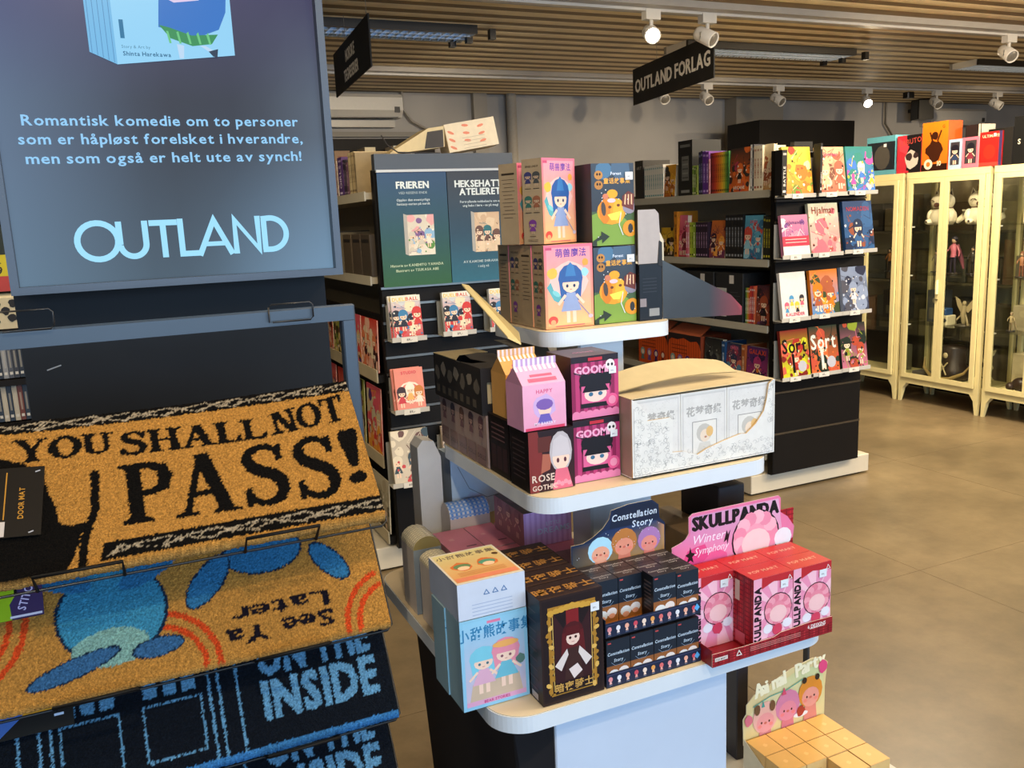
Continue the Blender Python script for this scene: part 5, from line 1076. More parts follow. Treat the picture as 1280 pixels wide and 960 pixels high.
def pumpkin(A,h):
    A.rect(0,0,1,h,'#4a6a30','#3c4048'); A.rect(0,h*.42,1,h,'#33363c','#3a4450'); A.poly([(0,0),(1,0),(1,h*.22),(.6,h*.4),(.2,h*.42),(0,h*.38)],'#7a9a3a'); A.blob(.3,h*.92,.2,'#4a7090',random.Random(2),12,.3); A.blob(.7,h*.93,.22,'#4a6078',random.Random(3),12,.3)
    A.text('Forest',.58,h*.86,.06,'#d8e0f0','c',1); A.text('童话故事集',.6,h*.76,.085,'#e8a83a','c',1)
    A.ell(.17,h*.86,.10,.09,'#b8803a'); A.ell(.17,h*.74,.10,.09,'#b07834')
    for x,y in ((.14,.87),(.2,.87),(.14,.75),(.2,.75)): A.ell(x,h*y,.022,.028,'#241408',8)
    A.ell(.46,h*.42,.34,.27,'#e8981c',16); A.ell(.30,h*.42,.13,.25,'#d07c14',14); A.ell(.62,h*.42,.13,.25,'#f0a828',14); A.poly([(.36,h*.38),(.7,h*.42),(.6,h*.31),(.45,h*.31)],'#f8dc50'); A.ell(.42,h*.47,.04,.03,'#6a3a08'); A.ell(.62,h*.49,.04,.03,'#6a3a08')
    A.ell(.48,h*.63,.13,.09,'#e8a020',12); A.ell(.32,h*.60,.07,.06,'#c87858'); A.ell(.46,h*.55,.1,.045,'#d8c0c8'); A.ell(.27,h*.45,.055,.14,'#4a4038',12,.1)
    A.ell(.88,h*.46,.16,.13,'#8a8494',14); A.poly([(.7,h*.48),(.98,h*.42),(1,h*.62),(.86,h*.66),(.72,h*.6)],'#6a3024'); 
    for k in range(3): A.poly([(.76+.08*k,h*.5),(.79+.08*k,h*.49),(.81+.07*k,h*.62),(.78+.07*k,h*.62)],'#e0b48c')
    A.ell(.9,h*.20,.19,.17,'#d8901c',14); A.ell(.9,h*.2,.06,.1,'#33302c',10); A.line([(.68,h*.4),(.63,h*.25),(.72,h*.12)],.02,'#d8d8d8')
    A.poly([(0,h*.06),(.2,h*.13),(.2,h*.18),(.4,h*.11),(.22,h*.03),(.22,h*.08),(.1,h*.06),(.1,0),(.0,0)],'#2c3420')
    for k in range(9): A.ell(random.Random(k).random(),h*(.1+.85*random.Random(k+30).random()),.012,.012,'#e8ecf0',6)
gbox('toy_box','dark box with orange pumpkin print, lower of two on the top tier',(.808,1.402,T3),.091,.13,.142,'#2e3034',pumpkin,None,None,0,'#2a2c30','#3a3a3c',(.071,.112,.016,.014))
gbox('toy_box','dark box with orange pumpkin print, upper of two on the top tier',(.8085,1.404,T3+.1445),.0905,.13,.148,'#2e3034',pumpkin,None,None,0,'#2a2c30','#3a3a3c',(.071,.118,.016,.014))
# opened black display carton seen from behind, with slanting side wing
t=empty('opened_carton',(.912,1.392,T3),0,'opened black display carton with slanting grey wing and white flap, top tier','box')
m=MB(); m.bbox(-.012,.0,0.0006,.040,.13,.108,'#121214',.001); A=art_front(m,-.012,.001,.052,base=.0003); A.rect(.42,.14,.86,.42,'#8a8a88'); A.rect(.03,.5,.3,.8,'#8a7f80'); A.lines(.15,.75,1.5,5,.12,'#2c2c2e',.03); m.build('body','gloss',t)
m=MB(); m.extr([(-.012,.001,.088),(.034,.001,.088),(.040,.001,.10),(.034,.001,.20),(.026,.001,.208),(-.012,.001,.208)],(0,.002,0),'#a8a09e'); m.build('header_flap','paper',t)
m=MB(); m.extr([(.030,-.0008,.104),(.040,-.0008,.10),(.040,-.0008,.146),(.034,-.0008,.15)],(0,.0015,0),'#151517'); m.build('flap_edge','paper',t)
m=MB(); o_=Vector((.041,0,.0006)); u_=Vector((math.cos(R(-20)),math.sin(R(-20)),0)); L1=.155
def wp(a,z): return o_+u_*a+Vector((0,0,z))
c0='#2c3238'; z_=lambda a:.112-(.112-.040)*a/(L1-.022)
m.face([wp(0,0),wp(.09,0),wp(.09,z_(.09)),wp(0,.112)],[c0,'#282c31','#2c3036','#3c464e'])
m.face([wp(.09,0),wp(L1,0),wp(L1,.016),wp(L1-.022,.040),wp(.09,z_(.09))],['#282c31','#7a2a30','#a03038','#6a2c34','#2c3036'])
pts=[wp(0,0),wp(L1,0),wp(L1,.016),wp(L1-.022,.040),wp(0,.112)]
m.face([p+Vector((0,.002,0)) for p in pts][::-1],'#1a1a1c')
for i in range(5): a,b_=pts[i],pts[(i+1)%5]; m.face([b_,a,a+Vector((0,.002,0)),b_+Vector((0,.002,0))],'#8a8a88')
m.build('side_wing','paper',t)
m=MB(); m.extr([(.03,.003,.15),(.038,.003,.165),(.046,.003,.15),(.046,.003,.112),(.041,.003,.11),(.036,.003,.13)],(0,.002,0),'#c8bfa8'); m.build('torn_edge','paper',t)
# ---- middle tier
def rosegirl(A,h):
    A.rect(0,0,1,h,'#3a1a1c','#241214'); A.poly([(0,0),(.2,0),(.32,h*.5),(.2,h),(0,h)],'#7a2c28'); A.rect(.2,h*.65,.5,h*.9,'#5a2820'); A.poly([(.25,h*.3),(.45,h*.35),(.5,h*.6),(.3,h*.62)],'#a8604c')
    A.ell(.70,h*.62,.25,.34*h,'#b8b0b4',14); A.ell(.7,h*.52,.19,.20*h,'#f0ccb8',12); A.poly([(.5,h*.55),(.92,h*.55),(.86,h*.82),(.7,h*.9),(.54,h*.82)],'#c8c0c4'); A.poly([(.5,0),(.95,0),(.84,h*.34),(.58,h*.34)],'#d86a80')
    for k in range(5): A.ell(.55+.08*k,h*(.08+.03*(k%2)),.05,.05,'#e890a0',8)
    A.ell(.63,h*.48,.03,.05,'#5a2c3a'); A.ell(.79,h*.48,.03,.05,'#5a2c3a'); A.text('ROSE',.05,h*.17,.14,'#d8c0b0','l',1); A.text('GOTHIC',.05,h*.03,.1,'#d8c0b0','l',1)
gbox('toy_box','black and red toy box with a pale-haired girl, front left of the middle tier',(.590,1.252,T2),.085,.075,.104,'#1c1214',rosegirl,lambda A,h:[A.lines(.15,.8,h*.8,8,.12,'#4a3a3c',.03)],None,0,'#171012','#221a1c')
def darkside(A,h): A.rect(.08,.1,.92,h-.1,'#1a1416'); [A.rect(.12+.28*k,h*.1,.34+.28*k,h*.5,'#3a2428') for k in range(3)]; A.lines(.15,.8,h*.85,4,.1,'#6a4a4c',.03)
gbox('toy_box','plain dark toy box right behind the pale-haired girl box',(.592,1.335,T2),.083,.088,.107,'#171113',None,darkside,None,0,'#171113','#2c2426')
def taupe(A,h):
    for k in range(5): figure(A,.1+.2*k,h*.45,h*.5,['#5a4248','#4a4450','#6a5048','#504048','#6a4a50'][k],'#b09088','#7a5a60'); A.rect(.02+.2*k,h*.02,.18+.2*k,h*.38,'#8a6c68'); A.text('DOLLS',.1+.2*k,h*.14,.035,'#4a3438','c',1)
gbox('display_carton','long taupe display carton along the left edge of the middle tier',(.590,1.428,T2),.08,.245,.100,'#a08a84',None,taupe,None,0,'#a89088','#8a746c')
t=empty('torn_carton',(.583,1.428,T2+.102),0,'dark open carton with torn beige window on the taupe carton','box')
m=MB(); w,d,h=.088,.25,.086; m.box(0,0,0,w,d,.003,'#2a2420'); m.box(0,.0,.003,w,.003,.02,'#1d191b'); m.box(0,.0,.06,w,.003,h,'#1d191b'); m.box(0,.0,.02,.012,.003,.06,'#1d191b'); m.box(w-.006,.0,.02,w,.003,.06,'#1d191b'); m.box(0,.003,.003,.003,d,h,'#2c2828'); m.box(w-.003,.003,.003,w,d,h,'#2c2828'); m.box(0,d-.003,.003,w,d,h,'#2c2828')
A=Art(m,(0,d,0),(0,-1,0),(0,0,1),d); ry=random.Random(4)
A.rect(.02,.02,.98,.32,'#2a2828'); 
for k in range(7): A.blob(.08+.14*k,.2+.04*(k%2),.055,'#8a8072' if k%2 else '#6a6258',ry,9,.5); A.rect(.05+.13*k,.04,.12+.13*k,.1,'#5a5248')
m.build('body','paper',t)
m=MB(); m.extr([(.010,.006,.010),(.083,.006,.008),(.083,.006,.064),(.06,.006,.067),(.04,.006,.062),(.010,.006,.066)],(0,.06,0),'#c2ae86'); m.build('inner_box','paper',t)
m=MB(); m.extr([(0,0,h),(w,0,h),(w,.14,h+.002),(w*.7,.16,h+.004),(w*.35,.15,h+.004),(w*.25,.1,h+.003),(w*.4,.05,h+.002),(w*.1,.06,h+.001),(0,.1,h)],(0,0,.0012),'#2a2522'); m.extr([(0,.12,h+.001),(w*.3,.17,h+.002),(w,.17,h+.002),(w,d,h),(0,d,h)],(0,0,.0012),'#a8966e'); m.build('torn_lid','paper',t)
# milk cartons
def milk(loc,w,d,h,c,cr,lab,paint,rz=0):
    m=MB(); hb=h*.66; m.box(0,0,0,w,d,hb,c)
    r_=hb+h*.24; m.face([(0,0,hb),(w,0,hb),(w,d*.5,r_),(0,d*.5,r_)],c); m.face([(w,d,hb),(0,d,hb),(0,d*.5,r_),(w,d*.5,r_)],c); m.face([(0,0,hb),(0,d*.5,r_),(0,d,hb)],mix(c,'#503020',.2)); m.face([(w,0,hb),(w,d,hb),(w,d*.5,r_)],c)
    m.box(0,d*.5-.001,r_-.001,w,d*.5+.001,h,cr)
    A=cart_front(m,0,0,w,hb); paint(A,hb/w)
    sl_=Vector((0,d*.5,r_-hb)); L_=sl_.length; A=Art(m,(0,0,hb),(1,0,0),sl_.normalized(),w)
    for k in range(9): A.rect(k/9,L_/w*.72,k/9+.055,L_/w*.99,mix(cr,'#ffffff',.75))
    A.rect(.18,L_/w*.12,.84,L_/w*.3,'#c85a78'); A.rect(.26,L_/w*.38,.78,L_/w*.5,'#c85a78')
    A=Art(m,(0,d*.5-.001,r_),(1,0,0),(0,0,1),w)
    for k in range(9): A.rect(k/9,0,k/9+.055,(h-r_)/w*.97,'#f0e0e8')
    o=m.build('milk_carton_toy','gloss',None,(loc[0],loc[1],loc[2]+.0012),rz); tag(o,lab,'box'); return o
def pmilk(A,h): A.rect(0,0,1,h,'#e09ab8','#e6aac8'); A.rect(.04,0,.96,.06,'#d03a5c'); A.text('MY MELODY' if 0 else 'HAPPY',.5,h*.8,.08,'#d04a78','c',1); A.blob(.5,h*.5,.26,'#c8a8d8',random.Random(3),14,.25); A.ell(.5,h*.44,.15,.15,'#f0c8b8'); A.ell(.5,h*.55,.2,.12,'#7a5aa8'); A.poly([(.32,h*.14),(.68,h*.14),(.6,h*.34),(.4,h*.34)],'#6a5ab0'); A.text('MY BAKERY',.5,.1,.06,'#e8d8e8','c',1)
def omilk(A,h): A.rect(0,0,1,h,'#d8984c'); A.blob(.55,h*.4,.2,'#e8c890',random.Random(3)); A.ell(.55,h*.4,.1,.1,'#a8702c')
milk((.585,1.256,T2+.1055),.079,.066,.116,'#e0a0c0','#b89ac8','pink milk-carton toy box with lilac stripes, middle tier',pmilk)
milk((.596,1.345,T2+.1085),.072,.064,.118,'#dca45c','#e0b078','orange milk-carton toy box behind the pink one',omilk)
def gothp(A,h):
    A.rect(0,0,1,h,'#b83a70'); 
    for k in range(6): A.rect(k/6,0,k/6+.08,h,'#8a2450')
    A.rect(0,h*.9,1,h,'#241820'); A.rect(0,0,1,.08,'#e080a8'); [A.ell(.08+.14*k,.09,.08,.06,'#e080a8',10) for k in range(7)]
    A.ell(.5,h*.52,.34,.2,'#1a1418',14); [A.ell(.28+.15*k,h*.62,.12,.12,'#1a1418',12) for k in range(4)]; A.rect(.2,h*.22,.8,h*.52,'#d86090'); A.ell(.5,h*.38,.24,.15,'#f0d0c4',14); [A.ell(x,h*.38,.05,.04,'#3a6a8c',8) for x in (.4,.6)]; A.poly([(.22,h*.42),(.78,h*.42),(.7,h*.54),(.3,h*.54)],'#1a1418')
    A.rect(.18,h*.17,.82,h*.24,'#1a1418'); A.text('GOOMI',.42,h*.72,.14,'#f0a8c8','c',1,1.05,fat=.008); A.ell(.82,h*.83,.1,.1,'#e8e0e0'); A.ell(.78,h*.83,.025,.03,'#222'); A.ell(.86,h*.83,.025,.03,'#222'); A.ell(.85,h*.25,.13,.13,'#e0588c'); A.ell(.85,h*.25,.08,.08,'#e890b0'); A.line([(.05,h*.75),(.3,h*.68)],.02,'#1a1418'); A.rect(.35,h*.92,.65,h*.97,'#c02c3c')
gl=gbox('toy_box','pink and black toy box, lower of the middle tier pair',(.679,1.262,T2),.092,.09,.109,'#2a1a22',gothp,None,None,0,'#2a1a22','#3a2830',(.072,.073,.014,.012))
gbox('toy_box','pink and black toy box, upper of the middle tier pair',(.680,1.264,T2+.111),.092,.09,.107,'#2a1a22',gothp,None,lambda A,h:[A.rect(.3,h*.3,.7,h*.7,'#4a2a38'),A.text('GOOMI',.5,h*.42,.09,'#c86a90','c',1)],0,'#2a1a22','#4a2e38',(.072,.073,.014,.012))
# large ornate white carton with three boxes inside
t=empty('ornate_carton',(.774,1.226,T2+.0025),0,'large white ornate carton with cut-out front holding three boxes','box'); W_,D_,H_=.309,.125,.140
PW='#dedcd6'
m=MB(); m.box(0,.0,0,W_,D_,.002,PW); m.box(0,.003,.002,.002,D_,H_,'#9a8478'); m.box(W_-.002,.003,.002,W_,D_,H_,PW); m.box(.002,D_-.002,.002,W_-.002,D_,H_,PW); m.build('body','paper',t)
def lace(A,x0,y0,x1,y1,n,seed,c='#a8a6a4'):
    r=random.Random(seed)
    for k in range(n):
        x=r.uniform(x0,x1); y=r.uniform(y0,y1); q=r.uniform(.004,.011); a0=r.random()*6
        A.k-=1; A.line([(x+q*math.cos(a0+.9*i)*(1+.12*i),y+q*math.sin(a0+.9*i)*(1+.12*i)) for i in range(6)],.0018,c)
m=MB(); u=W_; fr=[(0,0),(1,0),(1,.453),(.985,.453),(.955,.43),(.94,.34),(.92,.27),(.86,.20),(.79,.15),(.75,.155),(.62,.13),(.5,.10),(.44,.075),(.40,.09),(.34,.11),(.265,.115),(.27,.30),(.25,.32),(.10,.32),(.10,.36),(.05,.42),(0,.453)]
m.extr([(a*u,0,b*u) for a,b in fr],(0,.003,0),PW,'#c8a878')
A=Art(m,(0,0,0),(1,0,0),(0,0,1),u); lace(A,.01,.01,.99,.11,150,1); lace(A,.02,.1,.24,.30,80,2); lace(A,.95,.2,.99,.44,20,3); lace(A,.02,.3,.08,.4,10,5)
A.line([(.012,.015),(.988,.015)],.003,'#a09c98'); A.line([(.012,.015),(.012,.40)],.003,'#a09c98'); A.line([(.988,.015),(.988,.44)],.003,'#a09c98'); m.build('front_panel','paper',t)
for k in range(3):
    m=MB(); x0=.004+k*.1005; w=.0995; m.box(x0,.006,.003,x0+w,.118,.136,'#d9d7d2',top='#d8cbae'); A=CArt(m,(x0,.006,.003),(1,0,0),(0,0,1),w); h=1.33; A.H=h
    A.rect(.03,.03,.97,h-.03,'#c9c7c4'); A.rect(.06,.06,.94,h-.06,'#d8d6d2'); lace(A,.08,h*.78,.92,h*.95,40,10+k,'#8f8c8c'); lace(A,.06,.1,.2,h*.75,30,20+k,'#9a9796'); lace(A,.8,.1,.94,h*.75,30,30+k,'#9a9796')
    A.text('花梦奇缘',.5,h*.69,.13,'#a6a4a0','c',1,fat=.004); A.rect(.24,.12,.78,h*.6,'#8e8c8a'); A.rect(.255,.13,.765,h*.59,'#dcd9d2'); A.ell(.5,h*.43,.17,.17,'#bcb8b0',14); A.ell(.52,h*.39,.11,.12,'#e0cdb8',12); A.ell(.62,h*.44,.08,.1,'#d8b070',10); A.poly([(.3,.14),(.72,.14),(.62,h*.3),(.4,h*.3)],'#ccc8c0'); A.ell(.53,h*.37,.03,.02,'#b07a60',8)
    m.build('inner_box','paper',t)
m=MB(); m.extr([(0,.003,H_-.001),(W_*.5,.003,H_+.0005),(W_,.003,H_),(W_,.11,H_+.001),(.0,D_,H_+.001)],(0,0,.001),'#c9b68e'); m.build('lid','paper',t)
m=MB(); n_=14; rows=[[],[]]
for i in range(n_+1):
    a=i/n_; z=H_+.006+.010*math.sin(a*math.pi*.9)+.003*a; rows[0].append((.0+a*.262,.045+.003*a,z)); rows[1].append((.0+a*.262-(.0 if i<n_-1 else .012*(i-n_+1)),.106-.03*(a**6),z+.016+.006*math.sin(a*3)))
m.grid(rows,'#c4b084',False,True); m.grid([[(x,y,z-.0016) for x,y,z in r] for r in rows],'#c0ab7e',False,True); m.build('lid_flap','paper',t)
# long beige cardboard strip leaning between the tiers
m=MB(); m.extr([(.0,0,.0),(.014,0,-.004),(.052,-.13,-.082),(.05,-.14,-.10),(.03,-.13,-.088)],(0,.002,.0035),'#cdb47c'); tag(m.build('cardboard_strip','paper',None,(.585,1.50,1.385)),'long beige cardboard strip leaning beside the top tier','strip')
m=MB(); m.extr([(.67,1.44,1.262),(.67,1.56,1.268),(.76,1.52,1.262),(.74,1.44,1.235)],(0,0,.0015),'#5a564e'); tag(m.build('cardboard_flap','paper'),'loose grey cardboard flap under the top tier','flap')
# ---- bottom tier: left stacks
def girls(A,h):
    A.rect(0,0,1,h,'#8ac0dc'); A.rect(.05,.05,.95,h-.04,'#c8b4c8','#8cc4e0'); A.text('小甜熊故事集',.52,h*.78,.14,'#2f7aa8','c',1,.9); A.rect(.4,h*.92,.6,h*.95,'#d87a9c'); A.rect(.05,.05,.95,.12,'#d8a0c0'); A.poly([(.1,.12),(.9,.12),(.85,h*.3),(.15,h*.28)],'#c8b098')
    figure(A,.32,h*.16,h*.52,'#7ac4d8','#f0cdb8','#d8a8c0',wide=1.25); figure(A,.66,h*.18,h*.54,'#e08ca0','#f0cdb8','#6ab4c8',wide=1.25); A.ell(.66,h*.66,.2,.05,'#e8a860'); A.blob(.88,h*.45,.07,'#5a7a70',random.Random(3)); A.text('BEAR STORIES',.5,.065,.04,'#c84a88','c',1)
def bside(A,h): A.rect(0,0,1,h,'#8aa8b4')
lb=gbox('toy_box','light blue toy box with two girls, front of the lower left stack',(.413,1.146,T1),.112,.058,.148,'#8fc4dc',girls,bside,None,0,'#6f929e','#a8c4cc')
for k in range(1): 
    c=clone(lb,'%s light blue toy box hidden behind the front one, only its side shows'%ORD[k],(.411-.002*k,1.206+.060*k,T1)); c['group']='light blue toy boxes in line'
lb['group']='light blue toy boxes in line'
def topart(A,h):
    A.rect(.0,.0,1,h,'#d8d0c0'); A.rect(.03,.06,.97,h-.04,'#dc9a5c','#d8cc90'); A.text('小甜熊故事集',.5,h*.8,.1,'#6a5a50','c',1)
    for x,c in ((.3,'#6a8c60'),(.68,'#5c9a80')): A.blob(x,h*.5,.15,'#d8743c',random.Random(int(x*10))); A.ell(x,h*.5,.13,.09,c); A.ell(x,h*.44,.09,.07,'#f0cca8')
    A.rect(.05,.08,.95,.2,'#e08868'); A.blob(.9,h*.7,.05,'#5a3a20',random.Random(8)); A.lines(.15,.85,h*.3,3,.05,'#c8804c',.015)
def recy(A,h):
    A.rect(0,0,1,h,'#c6cede'); 
    for x in (.42,.55,.68): A.line([(x-.04,h*.6),(x,h*.72),(x+.04,h*.6),(x-.04,h*.6)],.014,'#5a7aa8')
    A.lines(.2,.8,h*.36,4,.05,'#9aaac8',.01)
gbox('toy_box','white toy box lying with orange picture up, on the light blue stack',(.413,1.146,T1+.1495),.1115,.128,.058,'#c6cede',recy,None,topart,0,'#b0b8c8')
clone_y=0
# black and gold boxes
def gold(A,h):
    A.rect(0,0,1,h,'#2a1a18'); A.rect(.03,.03,.97,h-.03,'#201314'); G_='#a8782c'
    A.line([(.14,.14),(.14,h-.16),(.86,h-.16),(.86,.14),(.14,.14)],.045,G_); A.line([(.19,.19),(.19,h-.22),(.81,h-.22),(.81,.19),(.19,.19)],.014,'#d8b060')
    r=random.Random(3)
    for k in range(26):
        s_=k%2; x=(.14 if s_ else .86); y=.15+(h-.35)*k/26; A.ell(x+r.uniform(-.04,.04),y,.05,.035,G_ if k%3 else '#d8ac58',7,r.random()*3)
    for k in range(9): A.ell(.16+.085*k,h-.17-.05*abs(k-4)/4,.06,.05,'#c8983c',8)
    A.rect(.2,.2,.8,h-.24,'#33161a'); A.poly([(.2,h-.24),(.35,h*.7),(.5,h-.28),(.65,h*.7),(.8,h-.24)],'#1c0f12'); A.rect(.4,h*.68,.6,h*.86,'#7a1c20')
    A.ell(.5,h*.64,.17,.17,'#4a1418',14); A.poly([(.33,h*.65),(.3,h*.42),(.7,h*.42),(.67,h*.65)],'#5a181c'); A.ell(.5,h*.59,.11,.11,'#e8c8b8',12); A.poly([(.37,h*.62),(.63,h*.62),(.6,h*.7),(.4,h*.7)],'#541418')
    A.ell(.455,h*.595,.022,.022,'#3a1010',8); A.ell(.545,h*.595,.022,.022,'#3a1010',8); A.rect(.475,h*.553,.525,h*.557,'#a84848'); A.poly([(.35,h*.2),(.65,h*.2),(.6,h*.5),(.4,h*.5)],'#3c2220'); A.poly([(.2,h*.36),(.4,h*.5),(.42,h*.44),(.3,h*.3)],'#d8ccc8'); A.poly([(.8,h*.36),(.6,h*.5),(.58,h*.44),(.7,h*.3)],'#d8ccc8'); A.poly([(.42,h*.3),(.56,h*.34),(.64,h*.26),(.5,h*.2)],'#e0d0cc')
    A.rect(.2,h*.09,.8,h*.19,'#201314'); A.text('暗夜骑士',.5,h*.11,.10,'#c89a50','c',1,1.05)
def goldtop(A,h): A.text('暗夜骑士',.5,h*.32,.15,'#a8763a','c',1,1.1); A.line([(.03,.03),(.97,.03)],.008,'#6a4a34')
bb=gbox('toy_box','black toy box with ornate gold frame, front of the row on the bottom tier',(.5265,1.101,T1),.1085,.0535,.1745,'#251a1c',gold,lambda A,h:[A.lines(.15,.7,h*.85,9,.3,'#4a3a3c',.04),A.rect(.3,.05,.7,.25,'#b0aaa8')],goldtop,0,'#1c1416','#2e211f',(.086,.1385,.015,.014),'black and gold boxes in a row')
for k in range(3): clone(bb,'%s black toy box behind the gold-framed one, gold print on top'%ORD[k],(.527+.001*k,1.1555+.0545*k,T1))
# ---- star-story minis on two stacked trays
def stars(A,h):
    A.rect(0,0,1,h,'#b06a30','#1a2430'); A.rect(0,h*.42,1,h,'#1c2430'); A.text('Constellation',.5,h*.66,.12,'#c0d0e0','c',1,.9,shear=.15); A.text('Story',.5,h*.5,.12,'#c0d0e0','c',1,.9,shear=.15); A.line([(.2,h*.5),(.35,h*.42),(.65,h*.42),(.8,h*.5)],.012,'#8aa0b8'); A.rect(.06,h*.92,.2,h*.95,'#c04848')
    A.ell(.3,h*.22,.24,.2,'#e0dcd8',12); A.ell(.72,h*.26,.22,.18,'#e8d8d0',12); A.ell(.3,h*.14,.15,.11,'#e8a080',10); A.ell(.72,h*.18,.14,.1,'#e89a78',10); A.rect(0,0,1,h*.06,'#c87838')
def startop(A,h): A.text('Constellation',.5,h*.5,.11,'#a8a0a0','c',1,.95,shear=.15); A.text('Story',.55,h*.28,.11,'#a8a0a0','c',1,.95,shear=.15)
sb=gbox('mini_box','x',(.64,1.1,T1),.0436,.0325,.0762,'#1c2028',stars,lambda A,h:[A.lines(.2,.8,h*.8,8,.2,'#5a4a48',.08)],startop,0,'#1a1a1e','#302a2c')
first=True
def mini(label,loc):
    global first
    if first: o=sb; o.location=(loc[0],loc[1],loc[2]+.0012); o['label']=label; first=False
    else: o=clone(sb,label,loc)
    o['group']='small dark star-print boxes'; return o
XT=.6395; YT=1.101
def tray(z,lab,with_header):
    t=empty('display_tray',(XT,YT,z+.0006),0,lab,'tray'); w,d=.1825,.1035; m=MB()
    m.box(0,0,0,w,d,.0015,'#1c2434'); m.box(0,.0015,.0015,.0015,d,.03,'#1a2130'); m.box(w-.0015,.0015,.0015,w,d,.03,'#1a2130'); m.box(.0015,d-.0015,.0015,w-.0015,d,.04,'#1a2130'); m.build('tray_base','gloss',t)
    m=MB(); m.box(0,0,.0015,w,.0015,.024,'#1e2740'); A=cart(m,(0,0,.0015),(1,0,0),(0,0,1),w,.0225); r=random.Random(2)
    for k in range(11): x=.04+.088*k; c=['#d88a90','#e0e0e8','#e8a890','#c84a5a','#e8d0c0','#e09a50','#d86a6a'][k%7]; A.ell(x,.066,.022,.024,c,10); A.poly([(x-.014,.022),(x+.014,.022),(x+.008,.05),(x-.008,.05)],mix(c,'#f0d0c0',.4)); A.line([(x-.015,.012),(x+.015,.012)],.004,'#8a90a8')
    A.poly([(.955,.03),(.985,.06),(.955,.1),(.925,.06)],'#5aa8e0'); A.rect(0,.107,1,.116,'#3a4060'); m.build('front_lip','gloss',t)
    if with_header:
        m=MB(); pts=[(0,0),(1,0),(1,.40),(.94,.46),(.93,.60),(.86,.66),(.6,.66),(.42,.63),(.40,.55),(.33,.47),(.22,.40),(.12,.36),(0,.36)]
        W2=.186; x0=-.001; y=d+.001; m.extr([(x0+a*W2,y,.055+b*W2*.95) for a,b in pts],(0,.0015,0),'#1c2844','#c8b89a')
        A=Art(m,(x0,y,.055),(1,0,0),(0,0,1),W2); A.poly([(.01,.01),(.99,.01),(.99,.36),(.9,.42),(.35,.42),(.2,.34),(.01,.32)],['#5a5a50','#c89a58','#b88860','#2c3c60','#20305a','#2a3a58','#2a2c38'])
        A.poly([(.4,.43),(.93,.43),(.92,.56),(.85,.61),(.6,.61),(.45,.59)],'#1a2238'); A.text('Constellation',.665,.49,.062,'#c8d4e4','c',1,.92,shear=.12); A.text('Story',.75,.40,.062,'#c8d4e4','c',1,1.0,shear=.12)
        creature(A,.30,.22,.105,'#a8d4e8','#e8a488'); creature(A,.55,.25,.11,'#b8763c','#e09078'); creature(A,.82,.23,.10,'#a878b0','#e08c80'); A.rect(.0,.0,1,.035,'#c8963c')
        for k in range(26): A.ell(r.random()*.95+.02,.2+.2*r.random(),.004,.004,'#d8e0f0',5)
        m.build('header_card','gloss',t)
    return t
tray(T1,'lower dark star-print tray of small boxes on the bottom tier',False); tray(T1+.0855,'upper dark star-print tray with Constellation Story header card',True)
rown=['front','second','third']
for lev,z in ((0,T1+.0021),(1,T1+.0855+.0021)):
    for r_ in range(3):
        for c_ in range(4):
            if lev==1 and r_==0 and c_<2: continue
            mini('small dark star box, %s tray, %s row, %s from left'%(['lower','upper'][lev],rown[r_],ORD[c_]),(XT+.0022+c_*.0447,YT+.0025+r_*.0333,z+(.0 if not(lev==1 and r_==0 and c_==2) else .004)))
# ---- red and pink boxes
def redplaid(A,h,n=10):
    A.rect(0,0,1,h,'#a8202a')
    k=0
    while k/n<1: A.rect(k/n,0,k/n+.35/n,h,'#7a1420' if k%2 else '#c02c34'); k+=1
    y=0
    while y<h: A.rect(0,y,1,min(h,y+.3/n),'#8a1822'); y+=1/n
def puff(A,h):
    A.rect(0,0,1,h,'#e890b0'); 
    for k in range(12): a=k*math.pi/6; A.poly([(.6,h*.55),(.6+1.3*math.cos(a),h*.55+1.3*math.sin(a)),(.6+1.3*math.cos(a+.25),h*.55+1.3*math.sin(a+.25))],'#f4bccb')
    A.poly([(0,h),(1,h),(1,h*.88),(.5,h*.92),(0,h*.8)],'#b82830'); A.rect(.0,0,.2,h,'#eca4bc'); A.text('SKULLPANDA',.18,.06,.15,'#1c1216','l',1,.9*(h-.1)/layout('SKULLPANDA',.15,1)[1],rot=R(90),fat=.014)
    A.ell(.62,h*.52,.36,.35,'#241820',18); A.ell(.62,h*.52,.34,.33,'#e8899c',18); r=random.Random(4)
    for k in range(14): a=k*.45; A.ell(.62+.26*math.cos(a),h*.52+.25*math.sin(a),.09,.08,'#ee9cac' if k%2 else '#e27c92',8)
    A.ell(.62,h*.46,.22,.18,'#f2c0c0',14); A.ell(.36,h*.28,.12,.1,'#e8e0e8',10); A.ell(.85,h*.3,.12,.1,'#e8e0e8',10); A.blob(.6,h*.24,.12,'#d0405c',random.Random(5)); A.line([(.9,h*.96),(.96,h*.9),(.86,h*.9),(.9,h*.96)],.012,'#f0e8e8')
def redtop(A,h): A.rect(0,0,1,h,'#b8281e'); A.text('POPMART'[:3]+' MART',.5,h*.42,.1,'#d89880','c',1); [A.line([(x,h*y),(x+.07,h*y+.03)],.006,'#8a1c18') for x,y in ((.1,.8),(.75,.15),(.85,.75),(.2,.2))]
XS=.8235; YS=1.072
rb0=gbox('red_toy_box','red-topped pink toy box in the front row, middle of the tray',(XS+.0875,YS+.004,T1+.002),.0848,.0505,.1305,'#b8281e',puff,lambda A,h:[redplaid(A,h,6),A.rect(.08,h*.62,.32,h*.9,'#c8b8a8'),A.rect(.1,.1,.6,.5,'#c85a6a')],redtop,0,'#a0242a','#b8281e',(.056,.105,.016,.014),'red and pink toy boxes in the tray')
clone(rb0,'red-topped pink toy box in the front row, right corner of the tray',(XS+.1732,YS+.004,T1+.002))
